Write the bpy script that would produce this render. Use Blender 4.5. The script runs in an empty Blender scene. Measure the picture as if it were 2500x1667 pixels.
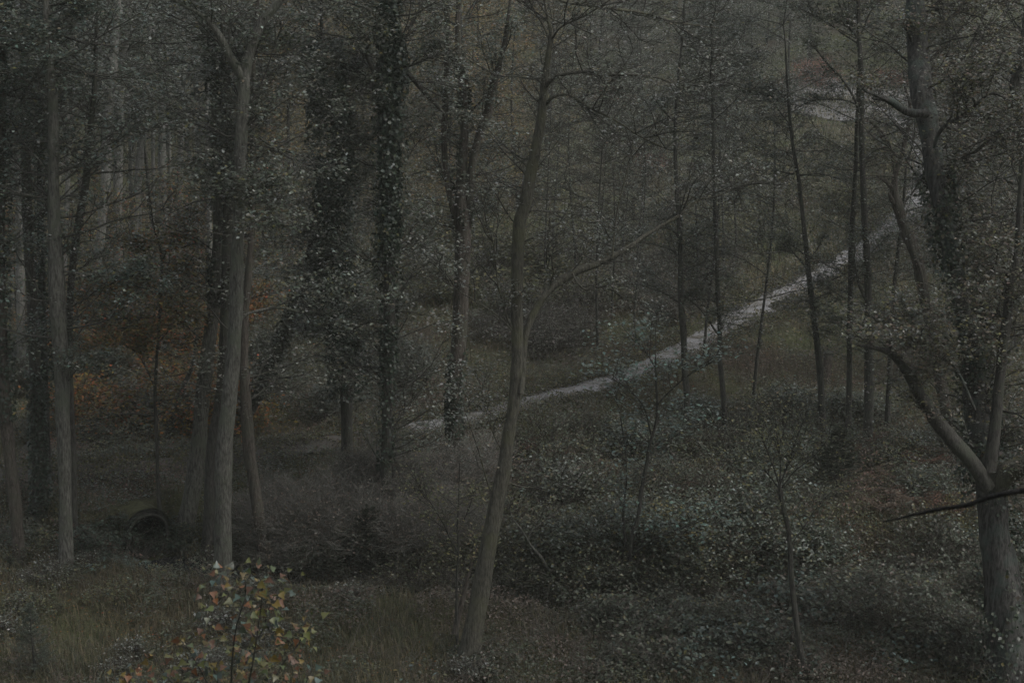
import bpy, math, random
import numpy as np
from mathutils import Vector

# ------------------------------------------------------------------ camera, sky, sun, exposure
C = bpy.context.scene.collection
S = bpy.context.scene
HC = 14.0; PITCH = math.radians(15.2); F = 4167.0          # focal length in photo pixels (2500 wide)
cam_d = bpy.data.cameras.new("camera"); cam = bpy.data.objects.new("camera", cam_d); C.objects.link(cam)
cam.location = (0, 0, HC); cam.rotation_euler = (math.pi/2 - PITCH, 0, 0)
cam_d.sensor_width = 36; cam_d.lens = 36*F/2500; cam_d.clip_start = 0.1; cam_d.clip_end = 3000
cam_d.dof.use_dof = True; cam_d.dof.focus_distance = 40; cam_d.dof.aperture_fstop = 5.6
S.camera = cam

SUN_EL = math.radians(55); SUN_AZ = math.radians(112)       # azimuth from +Y towards +X: from the right, a little behind the camera
w = bpy.data.worlds.new("World"); S.world = w; w.use_nodes = True
nt = w.node_tree; nt.nodes.clear()
sky = nt.nodes.new('ShaderNodeTexSky'); sky.sky_type = 'NISHITA'; sky.sun_disc = False
sky.sun_elevation = SUN_EL; sky.sun_rotation = SUN_AZ; sky.air_density = 1.0; sky.dust_density = 4.0; sky.ozone_density = 1.0
hs = nt.nodes.new('ShaderNodeHueSaturation'); hs.inputs['Saturation'].default_value = 0.32
bg = nt.nodes.new('ShaderNodeBackground'); bg.inputs['Strength'].default_value = 0.14
ow = nt.nodes.new('ShaderNodeOutputWorld')
nt.links.new(sky.outputs[0], hs.inputs['Color']); nt.links.new(hs.outputs[0], bg.inputs[0]); nt.links.new(bg.outputs[0], ow.inputs[0])
sd = bpy.data.lights.new("sun", 'SUN'); sd.energy = 0.8; sd.angle = math.radians(25); sd.color = (1, .97, .92)
sun = bpy.data.objects.new("sun", sd); C.objects.link(sun)
dv = Vector((math.sin(SUN_AZ)*math.cos(SUN_EL), math.cos(SUN_AZ)*math.cos(SUN_EL), math.sin(SUN_EL)))
sun.rotation_euler = dv.to_track_quat('Z', 'Y').to_euler()
S.view_settings.view_transform = 'Standard'; S.view_settings.look = 'None'; S.view_settings.gamma = 1
S.view_settings.exposure = 0.36
HAZE = 0.00062
try:
    S.cycles.max_bounces = 5; S.cycles.diffuse_bounces = 2; S.cycles.glossy_bounces = 1; S.cycles.volume_bounces = 0
except Exception: pass

# ------------------------------------------------------------------ maths
R = np.random.default_rng(7)
CP, SP = math.cos(PITCH), math.sin(PITCH)
def ray(px, py):
    u = (px-1250)/F; v = (833.5-py)/F
    return np.array([u, CP+v*SP, -SP+v*CP])
def at(px, py, Y):
    d = ray(px, py); t = Y/d[1]
    return np.array([0, 0, HC]) + d*t
def depth(p): return p[1]*CP - (p[2]-HC)*SP
def sstep(a, b, x):
    t = np.clip((x-a)/(b-a), 0, 1); return t*t*(3-2*t)
def hash2(ix, iy, s):
    n = np.sin(ix*127.1+iy*311.7+s*74.7)*43758.5453
    return n-np.floor(n)
def noise2(x, y, s=0):
    x = np.asarray(x, float); y = np.asarray(y, float)
    ix = np.floor(x); iy = np.floor(y); fx = x-ix; fy = y-iy
    fx = fx*fx*(3-2*fx); fy = fy*fy*(3-2*fy)
    a = hash2(ix, iy, s); b = hash2(ix+1, iy, s); c = hash2(ix, iy+1, s); d = hash2(ix+1, iy+1, s)
    return (a*(1-fx)+b*fx)*(1-fy)+(c*(1-fx)+d*fx)*fy
def fbm(x, y, s=0):
    return .55*noise2(x, y, s)+.3*noise2(x*2.1, y*2.1, s+1)+.15*noise2(x*4.3, y*4.3, s+2)
def flat(px, py, z=0.0):
    d = ray(px, py); t = (z-HC)/d[2]; p = np.array([0, 0, HC])+d*t; return p[:2]
def seg_dist(x, y, P):
    best = np.full(np.shape(x), 1e9)
    for a, b in zip(P[:-1], P[1:]):
        ab = b-a; L = (ab**2).sum()
        t = np.clip(((x-a[0])*ab[0]+(y-a[1])*ab[1])/L, 0, 1)
        best = np.minimum(best, np.hypot(x-a[0]-t*ab[0], y-a[1]-t*ab[1]))
    return best
def smooth(P, n=8):
    P = np.asarray(P, float); Q = np.vstack([2*P[0]-P[1], P, 2*P[-1]-P[-2]]); out = []
    for i in range(1, len(Q)-2):
        for t in np.linspace(0, 1, n, endpoint=False):
            a, b, c, d = Q[i-1], Q[i], Q[i+1], Q[i+2]
            out.append(.5*((2*b)+(-a+c)*t+(2*a-5*b+4*c-d)*t*t+(-a+3*b-3*c+d)*t**3))
    out.append(Q[-2]); return np.array(out)

# the culvert, the stream and the path, on the ground plan
CUL = flat(364, 1352, -.5); CAX = np.array([.62, -.785]); CLEN = 2.4      # mouth of the pipe, the way it faces
stream = smooth([CUL+CAX*.1, CUL+CAX*1.0]+[flat(*p, z=-.4) for p in ((560,1392),(700,1402),(860,1412),(1000,1428),(1180,1450),(1350,1474),(1480,1486),(1700,1462),(2000,1430),(2300,1400),(2900,1380))], 5)
PATHPX = [(-500,1185),(0,1172),(200,1166),(400,1152),(620,1124),(820,1094),(1000,1064),(1150,1036),(1250,1010),(1350,982),(1450,955),(1560,920),(1680,860),(1800,790),(1900,740),(2000,688),(2080,640),(2150,590),(2215,530),(2250,470),(2256,410),(2235,350),(2190,300),(2110,268),(2000,250),(1800,240)]
path = smooth([flat(*p, z=.3) for p in PATHPX], 6)
def height(x, y, cutout=True):
    x = np.asarray(x, float); y = np.asarray(y, float)
    h = .35*(fbm(x*.13+5, y*.13)-.5)+.10*(noise2(x*.9, y*.9, 5)-.5)
    near = np.clip(1-y/25.5, 0, 2); h = h+12.6*near*sstep(0, .12, near)
    h = h+.075*np.maximum(y-105, 0)*sstep(100, 140, y)+ .06*np.maximum(np.abs(x)-40, 0)*sstep(40, 70, np.abs(x))
    dp = seg_dist(x, y, path)
    # the path runs on a low bank
    h = h*sstep(.4, 2.2, dp)+.42*(1-sstep(.9, 2.6, dp))
    ds = seg_dist(x, y, stream)
    dd_ = .62+.38*sstep(1.5, 4.5, x-CUL[0])
    dig = 1-sstep(.4, 1.75, ds)
    h = h*(1-dig)-dd_*dig
    # corridor under the pipe
    rx = x-CUL[0]; ry = y-CUL[1]; al = -(rx*CAX[0]+ry*CAX[1]); ac = rx*(-CAX[1])+ry*CAX[0]
    cut = (1-sstep(.42, .62, np.abs(ac)))*sstep(-1.2, -.3, al)*(1-sstep(CLEN-.2, CLEN, al))
    bank = sstep(.15, .55, al)*(1-sstep(1.2, 2.6, np.abs(ac)))*(1-sstep(2.5, 3.5, al))
    h = np.maximum(h, .5*bank-1*(1-bank))
    if cutout: h = h*(1-cut)-.62*cut
    return h
def ground(px, py):
    z = 0.
    for _ in range(12):
        p = flat(px, py, z); z = .5*z+.5*float(height(p[0], p[1]))
    return np.array([p[0], p[1], float(height(p[0], p[1]))])

# ------------------------------------------------------------------ object helpers
def mesh(name, V, faces_list, mat, parent=None, col=None, smoothf=False):
    """faces_list: list of int arrays (m,k)"""
    me = bpy.data.meshes.new(name)
    V = np.asarray(V, np.float32); me.vertices.add(len(V)); me.vertices.foreach_set('co', V.ravel())
    idx = np.concatenate([f.ravel() for f in faces_list]).astype(np.int32)
    tot = np.concatenate([np.full(len(f), f.shape[1]) for f in faces_list]).astype(np.int32)
    st = np.concatenate([[0], np.cumsum(tot)[:-1]]).astype(np.int32)
    me.loops.add(len(idx)); me.loops.foreach_set('vertex_index', idx)
    me.polygons.add(len(tot)); me.polygons.foreach_set('loop_start', st); me.polygons.foreach_set('loop_total', tot)
    if smoothf: me.polygons.foreach_set('use_smooth', np.ones(len(tot), bool))
    me.update(calc_edges=True)
    if col is not None:
        a = me.color_attributes.new('col', 'BYTE_COLOR' if False else 'FLOAT_COLOR', 'POINT')
        c4 = np.ones((len(V), 4), np.float32); c4[:, :3] = col; a.data.foreach_set('color', c4.ravel())
    if mat is not None: me.materials.append(mat)
    o = bpy.data.objects.new(name, me); C.objects.link(o)
    if parent is not None: o.parent = parent; o.matrix_parent_inverse = parent.matrix_world.inverted() if False else o.matrix_parent_inverse
    return o
def tag(o, label, cat, group=None, kind=None):
    if label: o['label'] = label
    if cat: o['category'] = cat
    if group: o['group'] = group
    if kind: o['kind'] = kind
    return o
def thing(name, label, cat, loc, group=None):
    o = bpy.data.objects.new(name, None); C.objects.link(o); o.location = [float(v) for v in loc]
    o.empty_display_size = .3
    return tag(o, label, cat, group)
def copy_tree(root, loc, rz=0, sc=1.0, label=None, group=None):
    r = root.copy(); C.objects.link(r); r.location = [float(v) for v in loc]; r.rotation_euler = (0, 0, rz); r.scale = (sc, sc, sc)
    if label: r['label'] = label
    if group: r['group'] = group
    for ch in list(root.children):
        c = ch.copy(); C.objects.link(c); c.parent = r
        for g in list(ch.children):
            d = g.copy(); C.objects.link(d); d.parent = c
    return r

class Geo:
    """collects vertices, faces and vertex colours"""
    def __init__(s): s.V = []; s.F = {3: [], 4: []}; s.K = []; s.n = 0
    def add(s, V, Fs, col):
        V = np.asarray(V).reshape(-1, 3); s.V.append(V)
        for f in Fs: s.F[f.shape[1]].append(f+s.n)
        c = np.asarray(col, float)
        if c.ndim == 1: c = np.tile(c, (len(V), 1))
        s.K.append(c); s.n += len(V)
    def build(s, name, mat, parent=None, off=(0, 0, 0), smoothf=False):
        if not s.V: return None
        fl = [np.vstack(s.F[k]) for k in (3, 4) if s.F[k]]
        return mesh(name, np.vstack(s.V)-np.asarray(off), fl, mat, parent, np.vstack(s.K), smoothf)

def tubes(G, P, Rr, sides, col, rough=0.0, caps=False):
    """P (n,k,3), Rr (n,k)"""
    n, k, _ = P.shape
    T = np.gradient(P, axis=1); T /= np.linalg.norm(T, axis=2, keepdims=True)+1e-9
    ref = np.zeros_like(T); vert = np.abs(T[:, :, 2:3]).mean(axis=1, keepdims=True) > .6
    ref[...] = np.where(vert, np.array([0, 1., 0]), np.array([0, 0, 1.]))
    A = np.cross(T, ref); A /= np.linalg.norm(A, axis=2, keepdims=True)+1e-9
    B = np.cross(T, A)
    th = np.arange(sides)*2*math.pi/sides
    rr = Rr[:, :, None]*np.ones(sides)
    if rough: rr = rr*(1+rough*(R.random((n, k, sides))-.5))
    V = P[:, :, None, :]+A[:, :, None, :]*(np.cos(th)[:, None]*rr[..., None])+B[:, :, None, :]*(np.sin(th)[:, None]*rr[..., None])
    i = np.arange(n)[:, None, None]*k*sides; j = np.arange(k-1)[None, :, None]*sides; q = np.arange(sides)[None, None, :]; q2 = (q+1) % sides
    Fq = np.stack([i+j+q, i+j+q2, i+j+sides+q2, i+j+sides+q], -1).reshape(-1, 4)
    c = np.asarray(col, float)
    if c.ndim == 2: c = np.repeat(c, k*sides, axis=0)
    G.add(V, [Fq], c)

def rnd_unit(n):
    v = R.normal(size=(n, 3)); return v/np.linalg.norm(v, axis=1, keepdims=True)
def leaves(G, P, size, col, tilt=.55, asp=.62, fold=.18, droop=0.2, up=None):
    """kite leaves, roughly level, P (n,3)"""
    n = len(P)
    if n == 0: return
    N = rnd_unit(n)*tilt+np.array([0, 0, 1.]) if up is None else rnd_unit(n)*tilt+up
    N /= np.linalg.norm(N, axis=1, keepdims=True)
    D = rnd_unit(n); D[:, 2] -= droop; D -= N*(D*N).sum(1, keepdims=True); D /= np.linalg.norm(D, axis=1, keepdims=True)+1e-9
    W = np.cross(N, D); s = np.broadcast_to(size, (n,))[:, None]*(.65+.7*R.random((n, 1)))
    a = P-D*s*.5; c = P+D*s*.5; m = P-D*s*.08+N*s*fold*-.5
    b = m+W*s*asp*.5+N*s*fold; d = m-W*s*asp*.5+N*s*fold
    V = np.stack([a, b, c, d], 1)
    i = np.arange(n)*4; Ft = np.vstack([np.stack([i, i+2, i+1], 1), np.stack([i, i+3, i+2], 1)])
    G.add(V, [Ft], np.repeat(col, 4, axis=0))

PAL = dict(
    grey=[(.095,.1,.08,5),(.07,.08,.06,4),(.15,.16,.145,2),(.25,.26,.235,1),(.11,.095,.065,1)],
    green=[(.06,.075,.05,5),(.085,.105,.08,3),(.12,.15,.13,2),(.22,.25,.22,1),(.1,.095,.035,1)],
    teal=[(.06,.085,.07,4),(.1,.15,.13,2),(.05,.06,.04,3)],
    tealb=[(.10,.17,.14,3),(.13,.2,.17,2),(.06,.09,.07,3)],
    olive=[(.085,.09,.04,5),(.065,.072,.038,4),(.14,.13,.05,2),(.1,.075,.04,1)],
    autumn=[(.19,.08,.028,4),(.15,.11,.03,4),(.08,.075,.035,4),(.24,.07,.035,1)],
    gold=[(.15,.115,.035,4),(.12,.095,.035,4),(.17,.085,.035,1.5),(.1,.1,.07,2)],
    yellow=[(.14,.12,.035,4),(.1,.1,.04,4),(.2,.15,.04,1)],
    rust=[(.10,.058,.042,4),(.08,.055,.04,4),(.13,.075,.055,1)],
    leafgold=[(.10,.11,.035,4),(.085,.085,.03,3),(.15,.125,.035,2),(.07,.09,.04,3)],
    under=[(.055,.068,.042,5),(.042,.052,.033,4),(.08,.092,.062,3),(.072,.058,.042,2.5),(.10,.09,.035,.6),(.12,.13,.11,.4)],
    pink=[(.24,.11,.09,4),(.18,.09,.07,3)],
    brown=[(.085,.062,.045,4),(.06,.048,.035,4),(.12,.10,.08,2)],
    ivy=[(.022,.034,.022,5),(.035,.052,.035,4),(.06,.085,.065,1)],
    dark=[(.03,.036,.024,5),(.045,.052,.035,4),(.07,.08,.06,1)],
    straw=[(.16,.135,.085,3),(.10,.09,.055,4),(.07,.075,.045,4)],
    herb=[(.11,.105,.095,4),(.08,.078,.065,4),(.17,.165,.15,1),(.06,.062,.045,3)])
def pal(name, n, P=None):
    if '+' in name:
        a, b = name.split('+'); u = R.random(n) < .5; K = pal(a, n); K[u] = pal(b, int(u.sum())); return K
    t = PAL[name]; c = np.array([k[:3] for k in t]); wt = np.array([k[3] for k in t], float); wt /= wt.sum()
    K = c[R.choice(len(c), n, p=wt)]
    return K*(.75+.5*R.random((n, 1)))*(1+.12*(R.random((n, 3))-.5))

# ------------------------------------------------------------------ materials
def newmat(name):
    m = bpy.data.materials.new(name); m.use_nodes = True; t = m.node_tree; b = t.nodes['Principled BSDF']
    return m, t, b
def leaf_mat(name, rough=.36, spec=.5):
    m, t, b = newmat(name); a = t.nodes.new('ShaderNodeAttribute'); a.attribute_name = 'col'
    t.links.new(a.outputs['Color'], b.inputs['Base Color']); b.inputs['Roughness'].default_value = rough
    b.inputs['Specular IOR Level'].default_value = spec
    tr = t.nodes.new('ShaderNodeBsdfTranslucent'); t.links.new(a.outputs['Color'], tr.inputs['Color']); ms = t.nodes.new('ShaderNodeMixShader'); ms.inputs[0].default_value = .3
    o = t.nodes['Material Output']; t.links.new(b.outputs[0], ms.inputs[1]); t.links.new(tr.outputs[0], ms.inputs[2]); t.links.new(ms.outputs[0], o.inputs['Surface'])
    return m
M_leaf = leaf_mat('leaf'); M_gloss = leaf_mat('glossy leaf', .3, .6); M_dull = leaf_mat('dry leaf', .8, .2)
def bark(name, c1, c2, c3, scale=30, bump=.9):
    m, t, b = newmat(name); N = t.nodes; L = t.links
    tc = N.new('ShaderNodeTexCoord'); mp = N.new('ShaderNodeMapping'); mp.inputs['Scale'].default_value = (1, 1, .2)
    L.new(tc.outputs['Object'], mp.inputs[0])
    n1 = N.new('ShaderNodeTexNoise'); n1.inputs['Scale'].default_value = scale; n1.inputs['Detail'].default_value = 5; n1.inputs['Roughness'].default_value = .7
    L.new(mp.outputs[0], n1.inputs[0])
    n2 = N.new('ShaderNodeTexNoise'); n2.inputs['Scale'].default_value = 2.3; n2.inputs['Detail'].default_value = 6; n2.inputs['Roughness'].default_value = .65; L.new(tc.outputs['Object'], n2.inputs[0])
    r1 = N.new('ShaderNodeValToRGB'); r1.color_ramp.elements[0].position = .38; r1.color_ramp.elements[1].position = .64
    r1.color_ramp.elements[0].color = (*c1, 1); r1.color_ramp.elements[1].color = (*c2, 1); L.new(n1.outputs[0], r1.inputs[0])
    r2 = N.new('ShaderNodeValToRGB'); r2.color_ramp.elements[0].position = .48; r2.color_ramp.elements[1].position = .62; L.new(n2.outputs[0], r2.inputs[0])
    mx = N.new('ShaderNodeMixRGB'); mx.inputs[2].default_value = (*c3, 1); L.new(r2.outputs[0], mx.inputs[0]); L.new(r1.outputs[0], mx.inputs[1])
    mu = N.new('ShaderNodeMath'); mu.operation = 'MULTIPLY'; mu.inputs[1].default_value = .75; L.new(r2.outputs[0], mu.inputs[0]); L.new(mu.outputs[0], mx.inputs[0])
    L.new(mx.outputs[0], b.inputs['Base Color']); b.inputs['Roughness'].default_value = .85; b.inputs['Specular IOR Level'].default_value = .2
    bp = N.new('ShaderNodeBump'); bp.inputs['Strength'].default_value = bump; bp.inputs['Distance'].default_value = .035; L.new(n1.outputs[0], bp.inputs['Height']); L.new(bp.outputs[0], b.inputs['Normal'])
    return m
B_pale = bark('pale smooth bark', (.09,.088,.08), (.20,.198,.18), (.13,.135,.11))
B_grey = bark('grey bark', (.035,.034,.029), (.145,.143,.125), (.085,.095,.07))
B_dark = bark('dark bark', (.026,.025,.022), (.08,.077,.068), (.055,.062,.045))
B_brown = bark('brown bark', (.035,.03,.025), (.105,.092,.078), (.065,.068,.05))
B_oak = bark('furrowed oak bark', (.02,.019,.018), (.10,.098,.09), (.065,.085,.073), 22, 1.0)
B_black = bark('near-black bark', (.006,.006,.006), (.02,.019,.017), (.012,.012,.01))  # much darker than the dark bark, for the close overhanging branch
B_moss = bark('mossy green bark', (.035,.033,.027), (.11,.107,.085), (.08,.082,.05))

# ------------------------------------------------------------------ ground, path, water
def build_ground():
    ys = np.concatenate([np.arange(-25, 20, 1.), np.arange(20, 44, .16), np.arange(44, 75, .4), np.arange(75, 130, 1.2), np.arange(130, 320, 6)])
    xc = np.concatenate([np.arange(0, 14, .16), np.arange(14, 30, .5), np.arange(30, 70, 2), np.arange(70, 321, 10)])
    xs = np.concatenate([-xc[::-1], xc[1:]])
    X, Y = np.meshgrid(xs, ys); Z = height(X, Y)
    Z = Z+.05*(fbm(X*3, Y*3, 9)-.5)
    V = np.stack([X, Y, Z], -1).reshape(-1, 3); nx = len(xs)
    i = (np.arange(len(ys)-1)[:, None]*nx+np.arange(nx-1)[None, :]).ravel()
    Fq = np.stack([i, i+1, i+nx+1, i+nx], 1)
    m, t, b = newmat('forest floor'); N = t.nodes; L = t.links
    tc = N.new('ShaderNodeTexCoord')
    n1 = N.new('ShaderNodeTexNoise'); n1.inputs['Scale'].default_value = 9; n1.inputs['Detail'].default_value = 8; n1.inputs['Roughness'].default_value = .75; L.new(tc.outputs['Object'], n1.inputs[0])
    n2 = N.new('ShaderNodeTexNoise'); n2.inputs['Scale'].default_value = .22; n2.inputs['Detail'].default_value = 4; L.new(tc.outputs['Object'], n2.inputs[0])
    r1 = N.new('ShaderNodeValToRGB'); e = r1.color_ramp.elements
    e[0].position = .35; e[0].color = (.022,.018,.014,1); e[1].position = .72; e[1].color = (.10,.08,.06,1)
    e2 = r1.color_ramp.elements.new(.52); e2.color = (.05,.042,.03,1); L.new(n1.outputs[0], r1.inputs[0])
    r2 = N.new('ShaderNodeValToRGB'); r2.color_ramp.elements[0].position = .42; r2.color_ramp.elements[1].position = .6; L.new(n2.outputs[0], r2.inputs[0])
    mx = N.new('ShaderNodeMixRGB'); L.new(r2.outputs[0], mx.inputs[0]); L.new(r1.outputs[0], mx.inputs[1])
    r3 = N.new('ShaderNodeValToRGB'); r3.color_ramp.elements[0].position = .35; r3.color_ramp.elements[0].color = (.03,.036,.018,1); r3.color_ramp.elements[1].position = .7; r3.color_ramp.elements[1].color = (.115,.125,.06,1)
    L.new(n1.outputs[0], r3.inputs[0]); L.new(r3.outputs[0], mx.inputs[2]); L.new(mx.outputs[0], b.inputs['Base Color'])
    b.inputs['Roughness'].default_value = .95; b.inputs['Specular IOR Level'].default_value = .1
    bp = N.new('ShaderNodeBump'); bp.inputs['Distance'].default_value = .06; L.new(n1.outputs[0], bp.inputs['Height']); L.new(bp.outputs[0], b.inputs['Normal'])
    o = mesh('ground', V, [Fq], m, smoothf=True); o['kind'] = 'structure'
build_ground()

def gravel(name, c1, c2):
    m, t, b = newmat(name); N = t.nodes; L = t.links; tc = N.new('ShaderNodeTexCoord')
    n1 = N.new('ShaderNodeTexNoise'); n1.inputs['Scale'].default_value = 22; n1.inputs['Detail'].default_value = 8; n1.inputs['Roughness'].default_value = .7; L.new(tc.outputs['Object'], n1.inputs[0])
    r = N.new('ShaderNodeValToRGB'); r.color_ramp.elements[0].position = .3; r.color_ramp.elements[1].position = .7
    r.color_ramp.elements[0].color = (*c1, 1); r.color_ramp.elements[1].color = (*c2, 1); L.new(n1.outputs[0], r.inputs[0]); L.new(r.outputs[0], b.inputs['Base Color'])
    b.inputs['Roughness'].default_value = .9; bp = N.new('ShaderNodeBump'); bp.inputs['Distance'].default_value = .02; L.new(n1.outputs[0], bp.inputs['Height']); L.new(bp.outputs[0], b.inputs['Normal'])
    return m
M_gravel = gravel('pale gravel', (.10,.10,.10), (.255,.255,.262))
t = M_gravel.node_tree; nb = t.nodes.new('ShaderNodeTexNoise'); nb.inputs['Scale'].default_value = 2.2; nb.inputs['Detail'].default_value = 6; nb.inputs['Roughness'].default_value = .7
tcn = t.nodes.new('ShaderNodeTexCoord'); t.links.new(tcn.outputs['Object'], nb.inputs[0])
rb = t.nodes.new('ShaderNodeValToRGB'); rb.color_ramp.elements[0].position = .46; rb.color_ramp.elements[1].position = .6; t.links.new(nb.outputs[0], rb.inputs[0])
mb = t.nodes.new('ShaderNodeMixRGB'); mb.inputs[2].default_value = (.075,.068,.052,1); t.links.new(rb.outputs[0], mb.inputs[0])
bs = t.nodes['Principled BSDF']; src = bs.inputs['Base Color'].links[0].from_socket; t.links.new(src, mb.inputs[1]); t.links.new(mb.outputs[0], bs.inputs['Base Color'])
def ribbon(P, wid, n=9, lift=.035, wob=.25):
    T = np.gradient(P, axis=0); T /= np.linalg.norm(T, axis=1, keepdims=True); Nn = np.stack([-T[:, 1], T[:, 0]], 1)
    u = np.linspace(-1, 1, n); k = np.arange(len(P))
    wv = wid*(1+wob*(noise2(k*.37, k*0+3.3)-.5))
    X = P[:, None, 0]+Nn[:, None, 0]*u*wv[:, None]/2; Y = P[:, None, 1]+Nn[:, None, 1]*u*wv[:, None]/2
    return X, Y, height(X, Y)+lift+.03*(1-u**2)
def grid_faces(a, b):
    i = (np.arange(a-1)[:, None]*b+np.arange(b-1)[None, :]).ravel(); return np.stack([i, i+1, i+b+1, i+b], 1)
PP = smooth(path, 3)
X, Y, Z = ribbon(PP, np.where(PP[:, 1] > 52, 1.4, .95))
Z = Z+.02
cutk = int(np.argmax(PP[:, 0] > flat(1010, 1048, .3)[0])); PV = np.stack([X, Y, Z], -1)
M_mud = gravel('muddy leaf-strewn track', (.028,.025,.02), (.075,.066,.056))
mesh('track', PV[:cutk+1].reshape(-1, 3), [grid_faces(cutk+1, X.shape[1])], M_mud, smoothf=True)['kind'] = 'structure'
mesh('path', PV[cutk:].reshape(-1, 3), [grid_faces(len(PV)-cutk, X.shape[1])], M_gravel, smoothf=True)['kind'] = 'structure'
# the pale clearing the path ends in
cc = flat(2120, 262, .3); th = np.linspace(0, 2*math.pi, 40, endpoint=False)
rad = np.linspace(0, 1, 8)[:, None]; wv = 1+.35*(noise2(np.cos(th)*2+3, np.sin(th)*2+3)-.5)
X = cc[0]+rad*np.cos(th)*5.2*wv; Y = cc[1]+4+rad*np.sin(th)*9*wv
Z = height(X, Y)+.10; V = np.stack([X, Y, Z], -1).reshape(-1, 3)
i = (np.arange(7)[:, None]*40+np.arange(40)[None]).ravel(); jn = (np.arange(7)[:, None]*40+(np.arange(40)[None]+1) % 40).ravel()
mesh('gravel_clearing', V, [np.stack([i, i+40, jn+40, jn], 1)], M_gravel, smoothf=True)['kind'] = 'structure'
# water in the ditch
X, Y, Z = ribbon(stream[2:], 1.7, 5); Z = -.47-.36*sstep(1.5, 4.5, X-CUL[0])
mw, t, b = newmat('still dark water'); b.inputs['Base Color'].default_value = (.012,.013,.014,1); b.inputs['Roughness'].default_value = .06; b.inputs['Specular IOR Level'].default_value = .6
nn = t.nodes.new('ShaderNodeTexNoise'); nn.inputs['Scale'].default_value = 6; bp = t.nodes.new('ShaderNodeBump'); bp.inputs['Distance'].default_value = .01; bp.inputs['Strength'].default_value = .4
t.links.new(nn.outputs[0], bp.inputs['Height']); t.links.new(bp.outputs[0], b.inputs['Normal'])
mesh('stream_water', np.stack([X, Y, Z], -1).reshape(-1, 3), [grid_faces(*X.shape)], mw)['kind'] = 'structure'

# ------------------------------------------------------------------ culvert pipe and the bank over it
def culvert():
    z0 = -.07; ro, ri = .52, .455
    base = np.array([CUL[0], CUL[1], z0-ro])
    root = thing('culvert_pipe', 'round concrete culvert pipe opening under the bank of the path', 'culvert', base)
    ax = np.array([-CAX[0], -CAX[1], 0]); sd_ = np.array([CAX[1]*-1, CAX[0], 0]); up = np.array([0, 0, 1.])
    n = 48; th = np.arange(n)*2*math.pi/n
    def ring(r, d): return np.array([CUL[0], CUL[1], z0])+ax*d+np.outer(np.cos(th), sd_)*r+np.outer(np.sin(th), up)*r
    m = bark('weathered concrete', (.014,.014,.012), (.05,.05,.044), (.02,.024,.015), 12, .6)
    def shell(prof, name, mat):
        V = np.vstack([ring(r, d) for r, d in prof]); k = len(prof); Fl = []
        for a in range(k-1):
            i = a*n+np.arange(n); j = a*n+(np.arange(n)+1) % n; Fl.append(np.stack([i, j, j+n, i+n], 1))
        return mesh(name, V-base, [np.vstack(Fl)], mat, root, smoothf=False)
    shell([(ro-.01, 6.3), (ro-.01, .1), (ro-.006, .0), (ro-.03, -.015), (ri+.02, -.015), (ri, .01)], 'pipe', m)
    mi = bark('shade-darkened concrete', (.008,.008,.008), (.022,.022,.02), (.015,.02,.012), 12, .4)  # shade inside the pipe is put into this near-black concrete colour
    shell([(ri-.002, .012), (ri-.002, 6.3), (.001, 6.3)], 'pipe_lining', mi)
    shell([(ro+.045, .10), (ro+.05, .12), (ro+.05, .2), (ro+.045, .22), (ro-.02, .22), (ro-.02, .10), (ro+.045, .10)], 'collar', m)
    # bank surface over the pipe
    u = np.linspace(-.95, .95, 30); v = np.linspace(.05, 2.9, 36); U, Vv = np.meshgrid(u, v)
    Xb = CUL[0]-CAX[0]*Vv-CAX[1]*U; Yb = CUL[1]-CAX[1]*Vv+CAX[0]*U
    arch = z0+np.sqrt(np.maximum((ro+.09)**2-U**2, 0)); top = np.where(np.abs(U) < ro+.09, arch, -.62)
    prof = .06+.42*sstep(.05, 1.3, Vv)+.07*(fbm(Xb*3, Yb*3, 4)-.5)
    zc = np.maximum(height(Xb, Yb, False)+.03*(fbm(Xb*3, Yb*3, 4)), height(Xb, Yb)+.004)
    zc = np.where(np.abs(U) < .62, np.maximum(zc, top+.02+.0*prof), zc)
    # skirt down behind the rim on both sides
    o = mesh('bank', np.stack([Xb, Yb, zc], -1).reshape(-1, 3), [grid_faces(*U.shape)], bpy.data.materials['forest floor'], smoothf=True); o['kind'] = 'structure'
culvert()

# ------------------------------------------------------------------ trees
def sweep(G, P, Rr, sides=14, rough=.13, flare=0.0, col=(.1,.1,.1), seed=0):
    k = len(P); Rr = np.array(Rr, float)
    rough = rough*(1+0*Rr)
    T = np.gradient(P, axis=0); T /= np.linalg.norm(T, axis=1, keepdims=True)
    A = np.cross(T, np.array([0, 1., 0.15])); A /= np.linalg.norm(A, axis=1, keepdims=True); B = np.cross(T, A)
    th = np.arange(sides)*2*math.pi/sides
    rr = Rr[:, None]*(1+rough[:, None]*2*(noise2(np.cos(th)[None]*1.7+np.arange(k)[:, None]*.35+seed, np.sin(th)[None]*1.7+seed*3.1)-.5))
    if flare:
        z = P[:, 2]-P[0, 2]; fl = np.exp(-np.maximum(z, 0)/.28)
        rr = rr*(1+flare*fl[:, None]*(.5+.9*np.maximum(0, np.sin(th*4+seed))[None]))
    V = P[:, None]+A[:, None]*(np.cos(th)[:, None]*rr[..., None])+B[:, None]*(np.sin(th)[:, None]*rr[..., None])
    j = np.arange(k-1)[:, None]*sides; q = np.arange(sides)[None]; q2 = (q+1) % sides
    G.add(V, [np.stack([j+q, j+q2, j+sides+q2, j+sides+q], -1).reshape(-1, 4)], col)

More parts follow.
